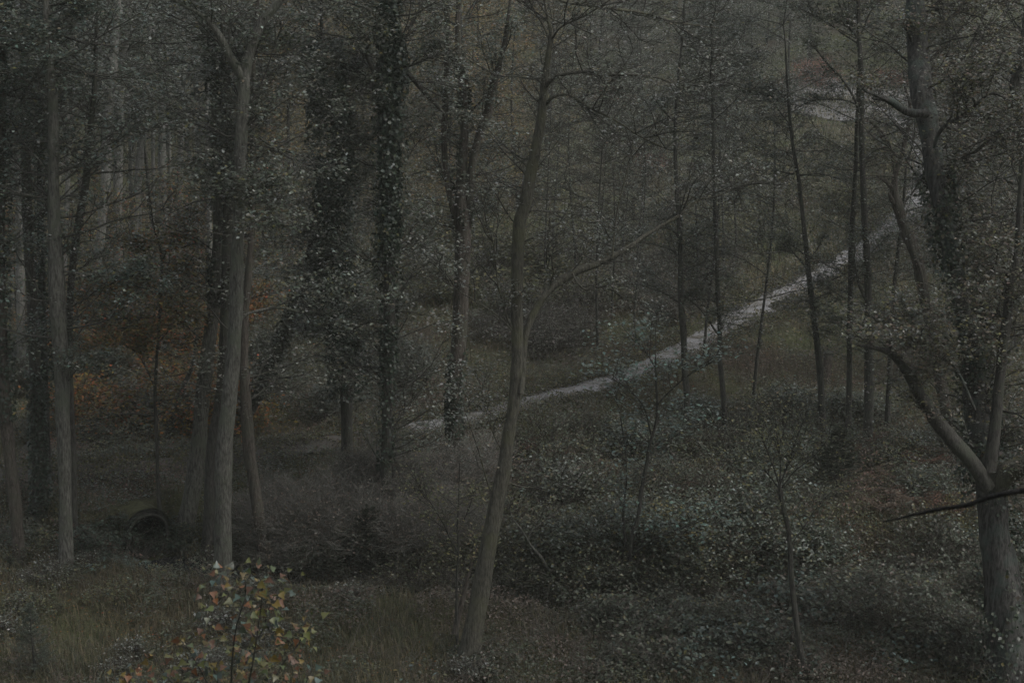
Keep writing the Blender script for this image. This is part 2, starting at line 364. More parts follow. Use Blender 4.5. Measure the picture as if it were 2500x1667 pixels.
def trace(pts, Y, Yend=None):
    """photo pixels (x, y, width) on an upright plane at distance Y (drifting to Yend) -> points and radii"""
    Q = smooth([[p[0], p[1], p[2]] for p in pts], 6); n = len(Q)
    YY = np.linspace(Y, Y if Yend is None else Yend, n)
    P = np.array([at(q[0], q[1], yy) for q, yy in zip(Q, YY)])
    Rr = np.array([max(q[2], .6)/2/F*depth(p) for q, p in zip(Q, P)])
    return P, Rr

def growth(P0, D0, L, nsub=7, ntw=5, up=.12, gnarl=.25, rad=None, flatz=.5):
    """branches from points P0 with directions D0, lengths L: returns polylines by order and leaf points"""
    n = len(P0); out = []
    def lines(P0, D0, L, k, g, upb):
        P = np.zeros((len(P0), k, 3)); P[:, 0] = P0; D = D0.copy()
        for i in range(1, k):
            D = D+R.normal(size=D.shape)*g*.5; D[:, 2] += upb*.3
            D /= np.linalg.norm(D, axis=1, keepdims=True)
            P[:, i] = P[:, i-1]+D*(L/(k-1))[:, None]
        return P
    A = lines(P0, D0, L, 7, gnarl, up)
    def spawn(P, L, m, lo, f, g, k, upb):
        n_ = len(P); idx = np.repeat(np.arange(n_), m); t = lo+(1-lo)*R.random(n_*m); kk = P.shape[1]-1
        fi = t*kk; i0 = np.minimum(fi.astype(int), kk-1); fr = (fi-i0)[:, None]
        Q = P[idx, i0]*(1-fr)+P[idx, i0+1]*fr; T = P[idx, i0+1]-P[idx, i0]; T /= np.linalg.norm(T, axis=1, keepdims=True)+1e-9
        rv = rnd_unit(n_*m); rv[:, 2] *= flatz; D = T*.75+rv*.9; D /= np.linalg.norm(D, axis=1, keepdims=True)
        Ls = L[idx]*f*(1.15-t*.75)*(.6+.8*R.random(n_*m))
        return lines(Q, D, Ls, k, g, upb), Ls
    Bq, LB = spawn(A, L, nsub, .12, .58, .3, 5, .08)
    Cq, LC = spawn(Bq, LB, ntw, .15, .58, .3, 4, .0)
    return A, Bq, Cq, LC

def leaf_points(Cq, per, spread):
    n, k, _ = Cq.shape; m = n*per; idx = R.integers(0, n, m); t = R.random(m)**.7*(k-1); i0 = np.minimum(t.astype(int), k-2); fr = (t-i0)[:, None]
    P = Cq[idx, i0]*(1-fr)+Cq[idx, i0+1]*fr; o = R.normal(size=(m, 3))*spread; o[:, 2] *= .5
    return P+o

def ivy_points(P, Rr, n, amp, lo=0., hi=1., bumpy=.6, seed=0, patch=0):
    """points on a shaggy sleeve around the trunk, with outward normals"""
    k = len(P)-1; t = lo+(hi-lo)*R.random(n); fi = t*k; i0 = np.minimum(fi.astype(int), k-1); fr = (fi-i0)[:, None]
    c = P[i0]*(1-fr)+P[i0+1]*fr; r = Rr[i0]; a = R.random(n)*2*math.pi
    z = c[:, 2]; env = 1-bumpy+2*bumpy*fbm(z*1.1+seed, np.cos(a)*1.2+seed*2+np.sin(a)*.7)
    if patch: keep = fbm(z*1.0+seed*5, np.cos(a)*1.1+np.sin(a)*1.3+seed, 8) > patch; c, r, a, env, z = c[keep], r[keep], a[keep], env[keep], z[keep]; n = len(a)
    rr = r+amp*env*(.35+.65*R.random(n)**.5)
    d = np.stack([np.cos(a), np.sin(a), 0*a], 1)
    return c+d*rr[:, None], d

def tree(name, label, cat, pts, bark_m=None, limbs=(), group=None, foliage=None, ivy=None, base=None, ext=3.5, twig=1.0, seed=1, lean=0, sides=14, rough=.13, crown_name='crown', flare=.55, ydep=None, limb_mat=None):
    """foliage = dict(y=(top px,bottom px), n, L, leaves, pal, size)"""
    bark_m = bark_m or B_grey
    b0 = ground(pts[0][0], pts[0][1]) if base is None else at(pts[0][0], pts[0][1], base)
    Y = b0[1]
    P, Rr = trace(pts, Y, Y+lean)
    P0 = P[0].copy()
    gz = float(height(P0[0], P0[1])); foot = P0.copy(); foot[2] = min(gz, P0[2])-.15
    if P0[2]-foot[2] > .05: P = np.vstack([foot, P]); Rr = np.concatenate([[Rr[0]*1.1], Rr])
    if ext:
        d = P[-1]-P[-6]; d /= np.linalg.norm(d); d = d*.6+np.array([0, 0, .4]); d /= np.linalg.norm(d); k = 8
        e = P[-1]+np.outer(np.arange(1, k+1)/k*ext, d)+np.cumsum(R.normal(size=(k, 3))*.05, axis=0)
        P = np.vstack([P, e]); Rr = np.concatenate([Rr, Rr[-1]*np.linspace(1, .12, k+1)[1:]])
    root = thing(name, label, cat, (foot[0], foot[1], gz), group); off = np.array(root.location)
    G = Geo(); sweep(G, P, Rr, sides, rough, flare=flare, seed=seed); G.build('trunk', bark_m, root, off, True)
    srcP = []; srcD = []; srcL = []
    for lb in limbs:
        lp = lb['p']; yo = lb.get('y', (0, 0)); LP, LR = trace(lp, Y+yo[0], Y+yo[1])
        LR[-1] *= .3
        G = Geo(); sweep(G, LP, LR, 9, .1, seed=seed+len(lp)); G.build(lb.get('name', 'limb'), lb.get('mat', limb_mat or bark_m), root, off, True)
        m = lb.get('tw', 8); L = lb.get('L', 1.0)
        ii = R.integers(max(1, len(LP)//4), len(LP)-1, m); srcP.append(LP[ii]); T = LP[ii+0]-LP[ii-1]; T /= np.linalg.norm(T, axis=1, keepdims=True)
        rv = rnd_unit(m); rv[:, 1] *= .6; D = T*.6+rv*.7+np.array([0, 0, .35]); srcD.append(D/np.linalg.norm(D, axis=1, keepdims=True)); srcL.append(L*(.4+.9*R.random(m)))
    f = foliage
    if f:
        zt = at(1250, f['y'][0], Y)[2]; zb = at(1250, f['y'][1], Y)[2]; n = int(f['n']*(1.7 if f.get('leaves', 0) > 2 else 1))
        if ext: n2 = int(n*.15)
        else: n2 = 0
        zz = np.concatenate([zb+(zt-zb)*R.random(n), P[-1, 2]-(P[-1, 2]-zt)*R.random(n2)])
        ii = np.array([int(np.argmin(np.abs(P[1:, 2]-z)))+1 for z in zz]); a = R.random(len(zz))*2*math.pi
        aw = f.get('az', (-.45, 3.59)); a = aw[0]+(aw[1]-aw[0])*R.random(len(zz))
        D = np.stack([np.cos(a), np.sin(a)*.8, f.get('up', .35)+.3*R.normal(size=len(zz))], 1); D /= np.linalg.norm(D, axis=1, keepdims=True)
        srcP.append(P[ii]); srcD.append(D); srcL.append(f['L']*(.35+.8*R.random(len(zz))))
    if sum(len(q) for q in srcP):
        P0 = np.vstack(srcP); D0 = np.vstack(srcD); L = np.concatenate(srcL)
        A, Bq, Cq, LC = growth(P0, D0, L, *( (f or {}).get('sub', (5, 3)) ), gnarl=(f or {}).get('gnarl', .25), flatz=(f or {}).get('flat', .5), up=(f or {}).get('arch', .1))
        G = Geo(); s = twig; bc = (.05, .045, .038)
        ra = (.006+.009*L)*s
        tubes(G, A, ra[:, None]*np.linspace(1, .35, A.shape[1]), 5, bc)
        lb_ = np.repeat(ra, Bq.shape[0]//len(ra)); tubes(G, Bq, (lb_*.42)[:, None]*np.linspace(1, .4, Bq.shape[1]), 4, bc)
        lc_ = np.repeat(lb_, Cq.shape[0]//len(lb_)); tubes(G, Cq, np.maximum(lc_*.24, .0022)[:, None]*np.linspace(1, .5, Cq.shape[1]), 3, bc)
        G.build('branches', f.get('bark', B_dark) if f else B_dark, root, off)
        if f and f.get('leaves', 0):
            per = int(round(f['leaves']*(1.15 if f['leaves'] > 2 else 1.5))); LPn = leaf_points(Cq, per, f.get('spread', .15)); G = Geo()
            pm = f['pal']; pm = [pm] if isinstance(pm, str) else pm
            ch = R.choice(len(pm), len(LPn), p=None if 'pw' not in f else f['pw']); K = np.zeros((len(LPn), 3))
            for i_, nm in enumerate(pm):
                s_ = ch == i_; K[s_] = pal(nm, int(s_.sum()))
            leaves(G, LPn, f.get('size', .07), K, tilt=f.get('tilt', .6)); G.build(crown_name, f.get('mat', M_leaf), root, off)
    for iv in (ivy or ()):
        G = Geo(); q, d = ivy_points(P, Rr, iv['n'], iv['amp'], iv.get('lo', 0), iv.get('hi', 1), iv.get('bump', .6), seed, iv.get('patch', 0))
        leaves(G, q, iv.get('size', .075), pal(iv.get('pal', 'ivy'), len(q)), tilt=.7, asp=.85, droop=.6, up=d*.7+np.array([0, 0, .5]))
        G.build('ivy', M_leaf, root, off)
    return root, P, Rr

# --- left foreground group
fo = lambda **k: k
tree('tree', 'ivy-clad trunk cut by the left edge of the picture', 'tree', [(48,1372,28),(38,1240,30),(24,1120,31),(12,980,28),(4,800,26),(0,600,24),(2,400,22),(4,200,20),(8,0,16)], B_brown, seed=1,
     foliage=fo(y=(0,640), n=18, L=1.7, leaves=9, pal=['green','grey'], size=.075), ivy=[dict(n=2600, amp=.13, lo=.3, hi=.95)])
tree('tree', 'straight dark trunk with an ivy sleeve round its foot at the far left', 'tree', [(100,1255,36),(96,1130,32),(90,1000,29),(84,850,27),(74,660,26),(68,540,25),(63,400,24),(60,280,21),(58,120,18),(56,0,15)], B_dark, seed=2,
     foliage=fo(y=(0,640), n=18, L=1.8, leaves=9, pal=['green','grey','teal'], size=.075), ivy=[dict(n=1700, amp=.1, lo=.0, hi=.27)])
tree('tree', 'slim ivy-covered trunk between the two straight trunks at far left', 'tree', [(118,1180,16),(112,1000,17),(106,850,18),(103,700,18),(100,560,18),(98,400,16),(97,300,14)], B_dark, seed=3,
     foliage=fo(y=(0,500), n=10, L=1.5, leaves=7, pal='grey', size=.08), ivy=[dict(n=3000, amp=.16, lo=.15, hi=.95)])
tree('tree', 'sturdy lichen-grey trunk with a forked dark top left of the culvert', 'tree',
     [(163,1398,38),(161,1330,34),(160,1270,34),(157,1112,33),(153,1000,36),(148,850,37),(140,720,40),(135,600,34),(131,500,28),(130,400,26),(130,300,26),(127,230,27),(122,170,26),(116,120,22),(114,80,18),(112,0,15)], B_grey, seed=4,
     limbs=[fo(p=[(114,112,9),(100,84,8),(80,72,6),(55,68,3)], y=(0,-.6), tw=5, L=.7), fo(p=[(104,108,9),(85,97,7),(66,82,3)], y=(0,.4), tw=4, L=.6),
            fo(p=[(118,255,8),(95,240,7),(60,235,5),(0,232,3)], y=(0,.7), tw=7, L=.9), fo(p=[(118,238,5),(90,215,4),(60,190,2)], y=(0,-.7), tw=5),
            fo(p=[(122,100,9),(135,70,7),(160,45,5),(190,20,3)], y=(0,.5), tw=6), fo(p=[(152,662,5),(230,673,4),(330,680,3),(395,692,1.5)], y=(0,-1), tw=8, L=.5),
            fo(p=[(165,932,5),(185,905,4),(215,882,2)], y=(0,-.4), tw=3, L=.5)],
     foliage=fo(y=(0,900), n=40, L=2.1, leaves=10, pal=['green','grey','teal'], size=.078))
tree('tree', 'thin crooked trunk leaning right behind the sturdy grey trunk', 'tree', [(184,1310,14),(178,1100,14),(170,900,16),(172,714,17),(185,590,18),(200,500,19),(210,440,18),(217,360,17),(223,300,15),(232,200,12),(236,60,9)], B_dark, seed=5,
     foliage=fo(y=(0,460), n=16, L=1.8, leaves=9, pal=['green','grey'], size=.08))

# --- slender trunks of the stand far back on the left (things of one kind, each its own)
stand = [
 ([(218,768,28),(232,665,25),(248,560,23),(258,450,26),(263,300,24),(275,190,20),(285,60,16)], 'wide pale trunk standing leftmost of the far slender stand'),
 ([(282,742,20),(289,640,22),(288,500,23),(290,350,21),(295,200,19),(306,100,17),(318,0,14)], 'pale trunk bending right near its top in the far slender stand'),
 ([(322,694,9),(322,600,10),(321,500,10),(318,380,9),(315,260,8)], 'thinnest whitish pole in the middle of the far stand'),
 ([(324,700,16),(329,555,19),(340,407,20),(354,248,18),(361,141,16),(366,40,13)], 'leaning trunk crossing the thin whitish pole in the far stand'),
 ([(343,650,13),(341,560,14),(338,480,13),(345,380,11)], 'short pale trunk just right of the leaning one in the far stand'),
 ([(406,664,17),(400,555,20),(396,400,20),(393,250,14),(391,120,12),(392,20,10)], 'dark trunk standing right of the middle in the far stand'),
 ([(438,640,14),(439,520,16),(440,400,15),(443,300,12),(447,150,10)], 'grey trunk second from the right in the far stand'),
 ([(424,660,9),(420,560,10),(416,450,9),(413,330,8)], 'thin trunk between two thicker ones in the far stand'),
 ([(487,715,7),(487,640,7),(486,560,6),(484,470,5)], 'short thin pole above the red bracken in the far stand'),
 ([(252,690,9),(262,560,9),(268,440,9),(272,300,8)], 'thin pole close to the widest trunk in the far stand'),
 ([(370,700,8),(372,560,9),(374,420,9),(372,280,8)], 'thin grey pole before the dark trunk in the far stand'),
 ([(52,940,22),(50,750,21),(48,560,20),(46,400,18),(44,250,15)], 'pale far trunk seen between the two leftmost trunks'),
 ([(30,760,18),(32,600,17),(34,450,16),(33,280,14)], 'grey far trunk close to the left edge of the picture'),
 ([(515,900,14),(514,700,14),(510,520,12),(505,360,10)], 'pale back trunk left of the central pair'),
 ([(150,760,13),(160,600,13),(165,450,12),(168,300,10)], 'grey back trunk half hidden by the sturdy grey trunk'),
]
for i, (p, lab) in enumerate(stand):
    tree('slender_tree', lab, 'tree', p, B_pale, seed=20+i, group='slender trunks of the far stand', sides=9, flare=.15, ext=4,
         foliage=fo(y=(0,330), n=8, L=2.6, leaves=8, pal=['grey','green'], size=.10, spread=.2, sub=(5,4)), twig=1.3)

# --- the sapling before the culvert, with autumn leaves
tree('maple_sapling', 'slim dark sapling with orange leaves right in front of the culvert', 'tree',
     [(393,1334,13),(391,1271,12),(386,1183,9),(384,1112,9),(380,1010,9),(379,950,8),(383,870,7),(390,780,8),(393,700,8),(395,640,7),(388,590,5),(376,555,4),(360,440,3),(352,350,2)], B_dark, seed=6, ext=0, flare=.1,
     limbs=[fo(p=[(395,640,5),(412,605,4),(440,575,3),(467,559,2)], y=(0,.6), tw=6, L=.7), fo(p=[(376,1015,4),(320,1010,4),(255,1022,3),(210,1037,2)], y=(0,.6), tw=8, L=.7),
            fo(p=[(381,955,4),(358,900,4),(330,858,3),(270,825,2)], y=(0,-.5), tw=9, L=.8), fo(p=[(391,835,4),(350,805,4),(290,770,3),(240,735,2)], y=(0,.5), tw=11, L=.9),
            fo(p=[(392,830,4),(420,800,3),(470,770,2)], y=(0,-.5), tw=8, L=.8), fo(p=[(394,650,3),(360,618,3),(330,600,1.5)], y=(0,-.4), tw=5, L=.6),
            fo(p=[(392,720,3),(340,700,3),(270,690,2)], y=(0,.4), tw=9, L=.8), fo(p=[(392,700,3),(440,680,2.5),(500,690,1.5)], y=(0,.4), tw=6, L=.6)],
     foliage=fo(y=(560,1040), n=20, L=1.3, leaves=6, pal=['autumn','autumn','yellow','olive'], size=.085, up=.2, sub=(5,4)), twig=.7)

# --- central left group
tree('tree', 'trunk leaning left at its foot with ivy on its dark side', 'tree',
     [(448,1325,44),(468,1200,42),(484,1100,38),(497,950,36),(510,838,34),(524,720,32),(533,600,30),(534,460,28),(531,318,28),(524,177,24),(517,110,19),(512,0,14)], B_grey, seed=7,
     foliage=fo(y=(0,820), n=26, L=1.8, leaves=9, pal=['grey','green'], size=.08), ivy=[dict(n=4200, amp=.1, lo=.4, hi=.9, patch=.5)])
tree('tree', 'shadowed straight trunk squeezed behind the tall forked trunk', 'tree', [(508,1352,28),(512,1240,28),(517,1100,28),(536,980,28),(545,873,26),(552,700,24),(556,500,21),(558,330,17),(556,200,13)], B_dark, seed=8,
     foliage=fo(y=(0,400), n=12, L=1.5, leaves=8, pal='grey', size=.08))
tree('tree', 'tall pale grey trunk forking into two limbs near the top', 'tree',
     [(541,1452,46),(543,1380,43),(544,1300,42),(544,1200,42),(546,1112,43),(557,1000,39),(568,900,36),(574,800,34),(577,700,33),(580,600,31),(583,500,30),(587,400,30),(590,300,31),(593,230,33),(598,170,32),(612,120,27),(635,65,25),(660,30,22),(690,-5,19)], B_grey, seed=9,
     limbs=[fo(p=[(594,195,24),(580,172,23),(558,132,20),(536,90,18),(510,55,12),(478,30,9),(430,5,6),(400,-20,4)], y=(0,-.8), tw=14, L=1.1),
            fo(p=[(588,492,6),(610,478,6),(640,476,5),(690,482,3)], y=(0,-.7), tw=8, L=.9), fo(p=[(583,520,5),(620,520,4),(660,535,3),(720,570,2)], y=(0,-1), tw=8, L=.9),
            fo(p=[(584,790,6),(600,768,7),(640,757,8),(685,751,8),(730,761,7),(765,763,7),(830,762,5),(880,725,3),(905,700,2)], y=(0,.9), tw=14, L=1.0),
            fo(p=[(602,165,6),(640,120,5),(700,95,3)], y=(0,.5), tw=7, L=.8)],
     foliage=fo(y=(0,560), n=30, L=1.8, leaves=8, pal=['grey','green'], size=.08, gnarl=.35))
tree('tree', 'slender trunk bowing right at its foot beside the tall forked trunk', 'tree', [(647,1400,22),(635,1290,26),(622,1190,27),(608,1100,30),(600,980,28),(595,870,24),(599,760,20),(606,680,18),(612,600,14),(617,450,12),(616,300,12),(618,150,12),(630,0,9)], B_brown, seed=10,
     foliage=fo(y=(0,1000), n=28, L=1.8, leaves=8, pal='grey', size=.08))
tree('tree', 'dark ivy trunk leaning to the right between the forked trunk and the ivy columns', 'tree', [(560,1080,20),(600,1020,24),(632,962,26),(655,900,28),(682,838,28),(717,767,26),(745,700,22),(765,640,16),(790,560,9)], B_dark, seed=11, ext=1.5,
     ivy=[dict(n=3200, amp=.16, lo=.2, hi=1, pal='dark')], foliage=fo(y=(520,800), n=12, L=1.3, leaves=8, pal='grey', size=.07))
tree('tree', 'small dark leaning trunk seen beyond the sapling by the culvert', 'tree', [(405,1075,13),(412,1055,14),(430,990,18),(448,945,15),(470,890,9),(480,820,5)], B_dark, seed=12, ext=.8, foliage=fo(y=(800,900), n=9, L=1.0, leaves=7, pal='olive', size=.07))
# --- ivy columns
tree('ivy_tree', 'ragged blackish tree smothered in thick ivy, left one of the ivy columns', 'tree',
     [(850,1200,30),(846,1000,28),(838,860,26),(818,790,24),(820,700,24),(814,620,24),(820,500,22),(826,400,20),(815,300,18),(801,240,16),(791,177,13),(786,110,12),(785,20,9)], B_dark, seed=13,
     limbs=[fo(p=[(805,250,9),(850,240,8),(885,215,7),(905,200,4)], y=(0,.4), tw=7, L=.8), fo(p=[(814,600,9),(780,580,9),(755,600,7),(748,640,5),(765,650,3)], y=(0,-.5), tw=8, L=.9)],
     foliage=fo(y=(0,1000), n=40, L=1.3, leaves=13, pal=['dark','grey'], size=.075, sub=(6,4)),
     ivy=[dict(n=11000, amp=.40, lo=.1, hi=.84, bump=.75, size=.08, pal='ivy')])
tree('ivy_tree', 'upright trunk in a dense green ivy sleeve with crooked limbs either side', 'tree',
     [(941,1285,30),(943,1180,27),(944,1050,26),(947,909,27),(949,838,27),(950,767,28),(950,620,28),(951,500,28),(951,371,30),(951,248,32),(959,177,33),(961,106,30),(952,53,24),(948,0,18)], B_dark, seed=14,
     limbs=[fo(p=[(945,165,11),(925,168,12),(910,180,12),(908,205,13),(885,225,14),(858,242,13),(830,255,9),(790,275,5)], y=(0,-.5), tw=12, L=.9, name='limb'),
            fo(p=[(912,175,9),(900,150,9),(893,125,8),(905,105,6),(903,80,3)], y=(-.2,-.5), tw=6, L=.6),
            fo(p=[(905,190,7),(880,178,6),(850,160,5),(828,152,4),(808,165,2)], y=(-.2,.5), tw=6, L=.6),
            fo(p=[(970,165,10),(1000,185,11),(1020,208,11),(1045,235,11),(1070,262,9),(1088,285,8)], y=(0,1.2), tw=9, L=.9),
            fo(p=[(970,170,7),(1005,160,6),(1030,150,5),(1050,142,4),(1092,155,2)], y=(0,-.6), tw=7, L=.8),
            fo(p=[(950,150,7),(920,115,6),(900,98,5),(850,92,5),(790,82,4),(700,65,3),(660,70,2)], y=(0,-.6), tw=12, L=.9),
            fo(p=[(965,596,6),(985,592,7),(1015,595,7),(1050,606,6),(1085,625,5),(1118,645,3)], y=(0,.4), tw=8, L=.7),
            fo(p=[(945,120,6),(925,70,5),(915,50,3)], y=(0,.3), tw=5, L=.6)],
     foliage=fo(y=(0,1150), n=60, L=1.8, leaves=9, pal=['grey','grey','green'], size=.075, gnarl=.35),
     ivy=[dict(n=7500, amp=.10, lo=.42, hi=.98, bump=.3, size=.085, patch=.33), dict(n=5000, amp=.24, lo=.38, hi=.98, bump=.8, size=.085, patch=.52, pal='ivy+green'), dict(n=900, amp=.09, lo=.1, hi=.38)])
# --- the trunk with three leaders
tree('tree', 'smooth brown trunk splitting into three upright leaders above mid height', 'tree',
     [(1112,1175,36),(1111,1086,35),(1108,1000,34),(1112,900,36),(1120,830,36),(1125,750,36),(1128,650,37),(1130,560,40),(1128,480,36),(1130,400,25),(1135,300,20),(1130,220,18),(1120,150,15),(1118,50,13),(1120,-5,11)], B_brown, seed=15,
     limbs=[fo(p=[(1120,560,18),(1104,500,17),(1090,430,15),(1084,340,15),(1086,283,16),(1091,212,17),(1092,106,15),(1091,0,13),(1090,-60,9)], y=(0,.3), tw=10, L=1.2, name='leader'),
            fo(p=[(1136,540,24),(1146,470,22),(1152,410,19),(1167,340,20),(1190,275,22),(1203,215,21),(1213,180,18),(1227,130,13),(1240,50,9),(1250,-30,6)], y=(0,-.4), tw=12, L=1.2, name='leader')],
     foliage=fo(y=(0,560), n=30, L=1.9, leaves=8, pal=['grey','green','teal'], size=.072), ivy=[dict(n=1500, amp=.08, lo=.03, hi=.25, patch=.48), dict(n=3000, amp=.09, lo=.45, hi=.8, pal='dark', patch=.5)])
# --- central leaning alder
tree('leaning_tree', 'bare trunk curving from lower left to upper right in the middle of the picture', 'tree',
     [(1142,1615,56),(1150,1580,48),(1158,1520,44),(1170,1460,43),(1188,1360,42),(1207,1253,38),(1230,1147,35),(1243,1050,30),(1258,960,30),(1264,871,30),(1262,800,28),(1262,697,28),(1268,555,30),(1282,495,30),(1303,389,26),(1317,318,24),(1326,248,21),(1333,177,18),(1343,106,12),(1345,80,10),(1336,40,8),(1328,-10,6)], B_moss, seed=16, ext=2.5,
     limbs=[fo(p=[(1272,960,14),(1277,900,16),(1281,830,17),(1300,770,18),(1335,714,19),(1367,686,21),(1409,661,19),(1462,643,16),(1533,605,13),(1568,580,11),(1614,552,9),(1657,527,8),(1706,488,7),(1745,481,5),(1788,463,4),(1815,470,2)], y=(-.1,1.5), tw=24, L=1.1),
            fo(p=[(1332,215,9),(1345,197,9),(1370,184,8.5),(1415,177,8),(1470,184,7),(1520,183,7),(1590,187,6),(1625,197,6),(1650,208,5),(1675,215,4.5),(1705,200,3),(1740,205,2)], y=(0,-1.5), tw=20, L=1.1),
            fo(p=[(1332,258,8),(1350,238,8),(1385,232,7),(1415,247,6),(1448,268,6),(1475,280,5.5),(1520,305,4.5),(1560,332,4),(1640,370,2)], y=(0,-1), tw=18, L=1.0),
            fo(p=[(1446,267,4),(1465,235,3.5),(1500,190,3),(1525,160,2.5),(1550,115,1.5)], y=(-.6,-1), tw=4, L=.5),
            fo(p=[(1340,-15,9),(1380,5,9),(1430,12,8.5),(1480,18,8.5),(1520,26,8),(1560,30,7),(1620,48,6),(1680,60,4.5),(1760,70,2.5)], y=(0,1.2), tw=20, L=1.1),
            fo(p=[(1344,105,7),(1325,60,6),(1300,18,4),(1285,-10,3)], y=(0,.4), tw=8, L=.9),
            fo(p=[(1348,95,5),(1372,65,5),(1430,38,4),(1490,0,3)], y=(0,-.6), tw=9, L=.9),
            fo(p=[(1343,704,5),(1347,680,5),(1352,664,4),(1335,648,2.5),(1340,590,1.5)], y=(0,-.3), tw=5, L=.7),
            fo(p=[(1398,668,6),(1410,690,5),(1432,708,4),(1470,703,3),(1540,720,1.5)], y=(.3,0), tw=5, L=.6),
            fo(p=[(1495,632,5),(1498,590,4),(1508,510,3.5),(1530,420,3),(1548,330,1.5)], y=(.4,.8), tw=7, L=.8),
            fo(p=[(1262,822,7),(1240,780,6),(1228,740,5),(1215,690,4),(1205,600,3),(1180,540,1.5)], y=(0,-.5), tw=10, L=.9),
            fo(p=[(1258,815,5),(1220,775,4),(1160,735,3.5),(1090,690,2.5),(1050,650,1.5)], y=(0,-.8), tw=10, L=.9),
            fo(p=[(1202,1212,5),(1185,1160,4),(1165,1090,3),(1135,1000,2.5),(1120,920,1.5)], y=(0,-.4), tw=8, L=.6),
            fo(p=[(1225,1100,4),(1205,1060,3),(1180,980,2),(1170,920,1.2)], y=(0,.4), tw=6, L=.5),
            fo(p=[(1245,1180,3.5),(1290,1190,3),(1340,1182,2.5),(1390,1165,1.5)], y=(0,-.3), tw=6, L=.5)],
     foliage=fo(y=(0,620), n=26, L=1.5, leaves=1, pal=['grey'], size=.06, up=.6, gnarl=.35, sub=(6,5)), twig=.9)
tree('sapling', 'thin double sapling close against the left foot of the curved trunk', 'sapling',
     [(1117,1580,8),(1115,1501,7),(1115,1430,6),(1119,1324,5),(1117,1289,4),(1120,1218,3),(1122,1130,2)], B_dark, seed=17, ext=0, flare=.1, base=None,
     limbs=[fo(p=[(1117,1345,5),(1099,1314,5),(1085,1282,4),(1060,1240,3),(1030,1195,2),(1000,1150,1.2)], y=(0,-.3), tw=12, L=.8), fo(p=[(1118,1300,4),(1145,1240,3),(1160,1190,1.5)], y=(0,.3), tw=6, L=.5),
            fo(p=[(1110,1545,16),(1128,1466,12),(1150,1377,7),(1165,1330,3)], y=(0,.3), tw=5, L=.5, mat=B_brown)],
     foliage=fo(y=(1200,1400), n=8, L=.7, leaves=1, pal='olive', size=.06, sub=(5,4)), twig=.7)

